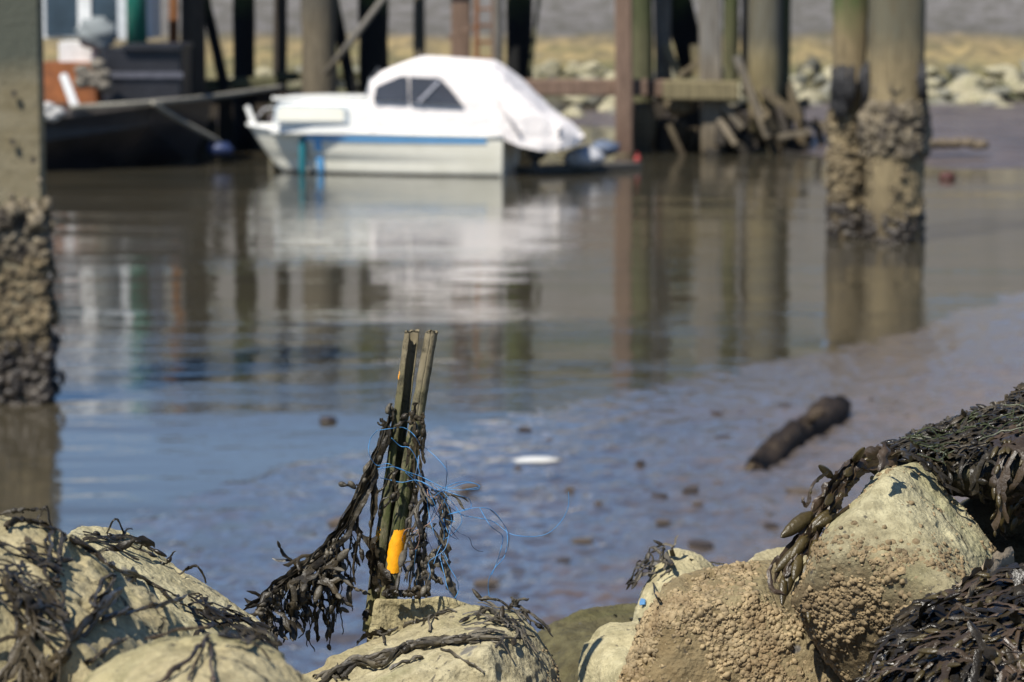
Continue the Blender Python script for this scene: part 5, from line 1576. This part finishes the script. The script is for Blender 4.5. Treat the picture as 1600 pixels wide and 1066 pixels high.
    tag(MB().tube([at(603, -8, 51.0), at(560, 50, 51.1), at(508, 116, 51.2)], [0.05, 0.055, 0.055], 8).build('spar', mats['lgrey'], None, True), 'long pale spar leaning diagonally against the pier above the boat bow', 'spar')


def shells(parent, spots, mat, n, rr, seed):
    """crust of oyster shells: many small curled flakes over the given surface sampler"""
    rg = np.random.default_rng(seed); b = MB()
    for k in range(n):
        c, nrm = spots(rg)
        r = rr*(0.3+1.25*rg.random()**1.7)
        u = np.cross(nrm, rg.normal(size=3)); u /= np.linalg.norm(u); v = np.cross(nrm, u)
        b.blob(c, (r, r*rg.uniform(0.5, 0.8), r*rg.uniform(0.35, 0.6)), k, 5, 0.35, 1.5, rot=np.stack([u, v, nrm], 1))
    o = b.build('oyster_crust', mat, parent, True); tag(o, kind='stuff'); return o


def build_dolphins():
    oy = NT('oyster shell'); c = oy.ramp(oy.noise(14, 4, 0.6), [(0.32, (0.07, 0.055, 0.038)), (0.5, (0.21, 0.17, 0.11)), (0.70, (0.37, 0.315, 0.225))])
    c = oy.mix(oy.ramp(oy.noise(5, 4, 0.6), [(0.46, 0.0), (0.60, 0.85)]), c, (0.04, 0.033, 0.028))
    oy = oy.out(c, 0.8, oy.bump(oy.noise(40, 4), 0.01), spec=0.3)
    oyd = NT('wet oyster shell'); c = oyd.ramp(oyd.noise(14, 4, 0.6), [(0.35, (0.018, 0.014, 0.011)), (0.6, (0.06, 0.047, 0.034)), (0.75, (0.25, 0.22, 0.18))])
    oyd = oyd.out(c, 0.45, oyd.bump(oyd.noise(40, 4), 0.01))
    oyt = NT('tan oyster shell'); c = oyt.ramp(oyt.noise(9, 4, 0.6), [(0.38, (0.045, 0.034, 0.02)), (0.54, (0.19, 0.145, 0.08)), (0.72, (0.34, 0.27, 0.16))])
    oyt = oyt.out(c, 0.85, oyt.bump(oyt.noise(40, 4), 0.01))
    # --- single pile at the picture edge
    D = 21.8
    conc = NT('weathered concrete')
    c = conc.ramp(conc.noise(2.2, 6, 0.65, conc.map((1, 1, 2.2))), [(0.35, (0.20, 0.165, 0.095)), (0.6, (0.29, 0.25, 0.165)), (0.78, (0.34, 0.31, 0.225))])
    z = conc.world_z(); mr = conc.n.new('ShaderNodeMapRange'); conc.l.new(conc.math('ADD', z, conc.math('MULTIPLY', conc.noise(3, 4), 0.2)), mr.inputs[0])
    mr.inputs[1].default_value = 2.25; mr.inputs[2].default_value = 2.5
    c = conc.mix(mr.outputs[0], c, (0.10, 0.105, 0.08))
    c = conc.mix(conc.ramp(conc.noise(9, 5, 0.7), [(0.58, 0.0), (0.7, 0.6)]), c, (0.07, 0.06, 0.04))
    conc = conc.out(c, 0.9, conc.bump(conc.noise(25, 5, 0.7), 0.012), spec=0.2)
    x1 = at(47, 400, D)[0]; wd = 0.72; xc = x1-wd/2
    root = empty('concrete_pile', (xc, D+wd/2, 0), 'square weathered concrete pile with a thick oyster skirt, cut by the picture edge', 'pile')
    MB().bar((xc+0.05, D+wd/2, -0.6), (xc+0.05, D+wd/2, 4.2), wd, wd, up=(-0.17, 1, 0), bev=0.05, wob=0.006).build('shaft', conc, root)
    for (px, py) in ((22, 146), (20, 222), (52, 250)):  # dark blocks added in place of shaded holes in the shaft
        q = at(px, py, D); MB().bar(q+np.array([0, -0.008, -0.02]), q+np.array([0, -0.008, 0.02]), 0.03, 0.02, up=(0, 1, 0)).build('dark_hole_block', oyd, root)
    zt = at(20, 322, D)[2]

    def sp(lo, hi):
        def f(rg):
            zz = rg.uniform(lo, hi)
            cn = np.array([xc+0.05, D+wd/2, zz]); n0 = np.array([0.168, -0.986, 0]); t0 = np.array([0.986, 0.168, 0])
            if rg.random() < 0.8: lu, nn_ = rg.uniform(-0.5, 0.5), n0; q = cn+t0*wd*lu+n0*wd/2
            else: lu, nn_ = rg.uniform(-0.4, 0.5), t0; q = cn+n0*wd*lu+t0*wd*0.5
            bl = fbm(np.array([[q[0]*4, q[1]*4, zz*4]]), 3)[0]
            return q+nn_*max(0, bl*0.16), nn_+np.array([0, 0, 0.1])
        return f
    shells(root, sp(zt-0.36, zt), oy, 560, 0.046, 1)
    shells(root, sp(0.35, zt-0.35), oyt, 1100, 0.031, 2)
    shells(root, sp(-0.05, 0.42), oyd, 600, 0.042, 3)
    shells(root, sp(zt-0.05, zt+0.22), oy, 26, 0.024, 8)
    # --- pair of piles on the right
    D = 35.0
    pl = m_wood('green topped pile', (0.045, 0.032, 0.022), (0.26, 0.20, 0.11), (0.06, 0.10, 0.03), (0.35, 2.38))
    pr = m_wood('tan pile timber', (0.055, 0.04, 0.026), (0.30, 0.235, 0.13), (0.125, 0.12, 0.085), (0.3, 2.1))
    root = empty('mooring_dolphin', onz(1378, 376), 'pair of tall tan piles standing together, one green topped, crusted with oysters above the water', 'pile')

    def pile(px, w, d, mat, yaw, seed):
        x = at(px, 200, d)[0]; wm = w*d/F; n = 24; V, Fc = [], []
        m_ = 20
        for k in range(n):
            zz = -0.5+(4.2+0.5)*k/(n-1)
            for i in range(m_):
                a = 2*math.pi*i/m_+yaw
                r = wm/2/max(abs(math.cos(a-yaw)), abs(math.sin(a-yaw)))**0.55*0.97
                V.append((x+r*math.cos(a), d+wm/2+r*math.sin(a), zz))
        V = np.array(V); V += (fbm(V*2.5+seed, 3)*0.03)[:, None]*np.array([1, 1, 0])
        for k in range(n-1):
            for i in range(m_): Fc.append([k*m_+i, k*m_+(i+1) % m_, (k+1)*m_+(i+1) % m_, (k+1)*m_+i])
        Fc.append([(n-1)*m_+i for i in range(m_)])
        return mobj('pile', V, Fc, mat, root, True), x, wm
    _, xl, wl = pile(1329, 56, 35.25, pl, 0.1, 1)
    _, xr, wr = pile(1404, 88, 34.7, pr, 0.15, 2)

    def cyl(x, d, r, lo, hi, bulge=0.0):
        def f(rg):
            a = rg.uniform(-math.pi*1.05, 0.05*math.pi); zz = rg.uniform(lo, hi)
            k = 1+bulge*math.sin(math.pi*(zz-lo)/(hi-lo))
            n = np.array([math.cos(a), math.sin(a), 0.15]); k = k+max(0, fbm(np.array([[math.cos(a)*2+x, math.sin(a)*2, zz*3.5]]), 3)[0])*0.28
            return np.array([x, d+r, zz])+n*r*k*np.array([1, 1, 0]), n
        return f
    zA = at(1400, 160, 34.7)[2]; zB = at(1400, 245, 34.7)[2]
    shells(root, cyl(xr, 34.7, wr*0.53, zB, zA, 0.12), oy, 760, 0.045, 4)
    shells(root, cyl(xr, 34.7, wr*0.50, zA-0.05, zA+0.25, 0.0), oy, 30, 0.03, 14)
    shells(root, cyl(xr, 34.7, wr*0.51, -0.02, 0.30), oyd, 150, 0.05, 5)
    shells(root, cyl(xr, 34.7, wr*0.50, 0.22, zB), oyt, 170, 0.038, 9)
    shells(root, cyl(xl, 35.25, wl*0.53, 0.35, at(1328, 165, 35.25)[2], 0.08), oyt, 480, 0.042, 6)
    shells(root, cyl(xl, 35.25, wl*0.53, -0.02, 0.38), oyd, 150, 0.05, 7)
    # weed hanging on the piles
    bl = m_plain('hanging weed', (0.022, 0.021, 0.022), 0.6, 0.5, 20, 0.01)
    for (x, y0, y1, w, d) in ((1318, 105, 165, 38, 35.18), (1310, 140, 188, 22, 35.2), (1351, 100, 165, 12, 35.0), (1440, 100, 158, 12, 34.75)):
        b = MB()
        for k in range(int(w*0.8)+6):
            px = x+random.uniform(-w/2, w/2); ya = y0+random.uniform(-4, 14); yb = y1+random.uniform(-26, 8)
            b.tube([at(px, ya, d-0.03), at(px+random.uniform(-3, 3), (ya+yb)/2, d-0.07), at(px+random.uniform(-5, 5), yb, d-0.04)], [0.012, 0.022, 0.006], 5)
        tag(b.build('seaweed_fringe', bl, root, True), kind='stuff')


def build_strand():
    # riprap along the foot of the dyke
    mats = [m_plain('pale riprap', (0.38, 0.34, 0.225), 0.9, 0.3, 3, 0.03, dirt=(0.16, 0.16, 0.07)), m_plain('grey riprap', (0.25, 0.24, 0.19), 0.9, 0.3, 3, 0.03, dirt=(0.10, 0.10, 0.05)), m_plain('dark riprap', (0.09, 0.085, 0.065), 0.9, 0.4, 3, 0.03)]
    protos = []
    labels = ['pale yellowish riprap stone at the foot of the grey dyke', 'greyish riprap stone at the foot of the grey dyke', 'dark weed stained riprap stone at the foot of the grey dyke']
    for k in range(6):
        V, Fc = ico(4)
        rg = np.random.default_rng(k+50)
        nrm = rg.normal(size=(9, 3)); nrm /= np.linalg.norm(nrm, axis=1)[:, None]; h = rg.uniform(0.7, 1.0, 9)
        r = 1/np.maximum((np.maximum(V @ nrm.T, 0)/h).max(1), 0.75)
        me = npmesh('riprap_stone', V*r[:, None]*np.array([1, 0.8, 0.62])*(1+0.12*fbm(V*2+k, 3))[:, None], Fc, mats[k % 3], True)
        protos.append(me)
    rg = np.random.default_rng(9)
    cand = []
    for k in range(250):
        px = rg.uniform(1215, 1610) if k < 130 else rg.uniform(820, 1240) if k < 200 else rg.uniform(330, 820)
        y = rg.uniform(62.6, 66.6)
        cand.append((px, y))
    for i, (px, y) in enumerate(cand):
        s = rg.uniform(0.10, 0.29); x = (px-CX)/F*y
        z = max(0.0, (y-64)/3.0)+0.06
        kind = int(rg.choice([0, 0, 0, 1, 1, 2])); me = protos[kind + 3*int(rg.integers(0, 2))]
        o = bpy.data.objects.new('riprap_stone', me); COL.objects.link(o)
        o.location = (x, y, z); o.scale = (s*rg.uniform(0.9, 1.6), s, s*rg.uniform(0.8, 1.2)); o.rotation_euler = (rg.normal()*0.2, rg.normal()*0.2, rg.uniform(0, 6.28))
        tag(o, labels[kind], 'stone', ['pale stones along the dyke foot', 'grey stones along the dyke foot', 'dark stones along the dyke foot'][kind])
    # log lying in the mud, hollow towards the viewer
    lm = NT('waterlogged wood'); c = lm.ramp(lm.noise(9, 5, 0.65), [(0.42, (0.020, 0.015, 0.012)), (0.60, (0.050, 0.036, 0.026)), (0.72, (0.20, 0.15, 0.09))])
    lm = lm.out(c, 0.75, lm.bump(lm.noise(30, 5), 0.03), spec=0.15)
    a = onz(1178, 716, 0.13); b = onz(1306, 624, 0.17)
    root = empty('driftwood_log', a, 'dark lumpy driftwood log lying half sunk in the wet mud', 'log')
    n, m_ = 22, 20; V, Fc = [], []
    t = (b-a)/np.linalg.norm(b-a); u = np.array([-t[1], t[0], 0]); u /= np.linalg.norm(u)
    for ring in range(2):
        for k in range(n):
            f = k/(n-1); p = a+(b-a)*f+np.array([0, 0, 0.03*math.sin(f*5)-0.09+0.045*f])
            r = (0.066+0.012*math.sin(f*9)+0.045*f)*(1 if f < 0.93 else 0.80)*(1 if ring == 0 else 0.55)
            for i in range(m_):
                an = 2*math.pi*i/m_; V.append(p+r*(u*math.cos(an)+np.array([0, 0, 1])*math.sin(an)))
    V = np.array(V); V[:n*m_] += (fbm(V[:n*m_]*5, 4, 0.6)*0.075)[:, None]*np.array([0.6, 1, 1])
    o1 = n*m_
    for k in range(n-1):
        for i in range(m_):
            j = (i+1) % m_
            Fc.append([k*m_+i, k*m_+j, (k+1)*m_+j, (k+1)*m_+i]); Fc.append([o1+k*m_+j, o1+k*m_+i, o1+(k+1)*m_+i, o1+(k+1)*m_+j])
    for i in range(m_):
        j = (i+1) % m_; Fc.append([i, j, o1+j, o1+i])
    Fc.append([(n-1)*m_+i for i in range(m_)])
    mobj('trunk', V, Fc, lm, root, True)
    for (f, s) in ((0.55, -1),):
        p = a+(b-a)*f; MB().tube([p, p+u*0.09*s+np.array([0, 0, .06]), p+u*0.15*s+np.array([0, 0, .08])], [0.04, 0.025, 0.012], 7).build('branch_stub', lm, root, True)
    # white scrap
    q = onz(840, 720, 0.13)
    g = MB(); g.blob(q, (0.135, 0.055, 0.02), 3, 16, 0.5, 2.2)
    tag(g.build('foam_scrap', m_plain('white foam', (0.62, 0.62, 0.60), 0.7, 0.15, 30, 0.004, dirt=(0.35, 0.32, 0.27)), None, True), 'flat white foam scrap lying alone on the wet mud', 'litter')
    g = MB(); q = onz(1492, 226, 0.25)
    for k in range(5): g.blob(q+np.array([-.35+k*0.18, random.uniform(-.05, .05), random.uniform(-.02, .05)]), (0.17, 0.13, 0.08), k, 9, 0.35)
    tag(g.build('weed_heap', m_plain('tan weed', (0.13, 0.10, 0.065), 0.9, 0.6), None, True), 'low tan heap of weed stranded on the far mud bank', 'weed')
    g = MB(); g.blob(onz(512, 657, 0.01), (0.06, 0.07, 0.03), 9, 12, 0.3)
    tag(g.build('wet_stone', m_plain('dark wet stone', (0.04, 0.03, 0.025), 0.4), None, True), 'lone dark stone breaking the shallow water left of the post top', 'stone')
    # clods and pebbles on the mud
    cm = [m_plain('mud clod', (0.07, 0.052, 0.042), 0.55, 0.5, 15, 0.01), m_plain('brown pebble', (0.16, 0.12, 0.085), 0.6, 0.4, 15, 0.01)]
    pr = []
    for k in range(4):
        V, Fc = ico(3); pr.append(npmesh('mud_clod', V*np.array([1, 0.8, 0.5])*(1+0.3*fbm(V*1.6+k*5, 3))[:, None], Fc, cm[k % 2], True))
    rg = np.random.default_rng(31); N_ = 0
    fixed = [(1130, 660), (890, 735), (1035, 793), (620, 690), (760, 880), (1095, 833), (910, 815), (1030, 750), (700, 905), (935, 760), (1080, 745), (735, 730), (1000, 700), (880, 847), (820, 640)]
    while N_ < 58:
        px, py = fixed[N_] if N_ < len(fixed) else (rg.uniform(380, 1500), rg.uniform(600, 930))
        p = onz(px, py, 0.14)
        s = shore_dist(np.array([p[0]]), np.array([p[1]]))[0]
        if s < 0.4 and N_ >= len(fixed): continue
        z = mud_height(np.array([p[0]]), np.array([p[1]]))[0]
        k = int(rg.integers(0, 4)); r = 0.014+0.05*rg.random()**3 if N_ >= len(fixed) else rg.uniform(0.026, 0.06)
        o = bpy.data.objects.new('mud_clod', pr[k]); COL.objects.link(o); o.location = (p[0], p[1], z+r*0.15); o.scale = (r*rg.uniform(.8, 2.0), r*rg.uniform(.8, 1.6), r*rg.uniform(.4, 1.0)); o.rotation_euler = (0, 0, rg.uniform(0, 6.28))
        tag(o, ['dark mud clod on the wet tidal flat', 'brown pebble on the wet tidal flat'][k % 2], 'clod' if k % 2 == 0 else 'pebble', ['clods on the tidal mud', 'pebbles on the tidal mud'][k % 2])
        N_ += 1


build_boat(); build_barge(); build_pier(); build_dolphins(); build_strand()
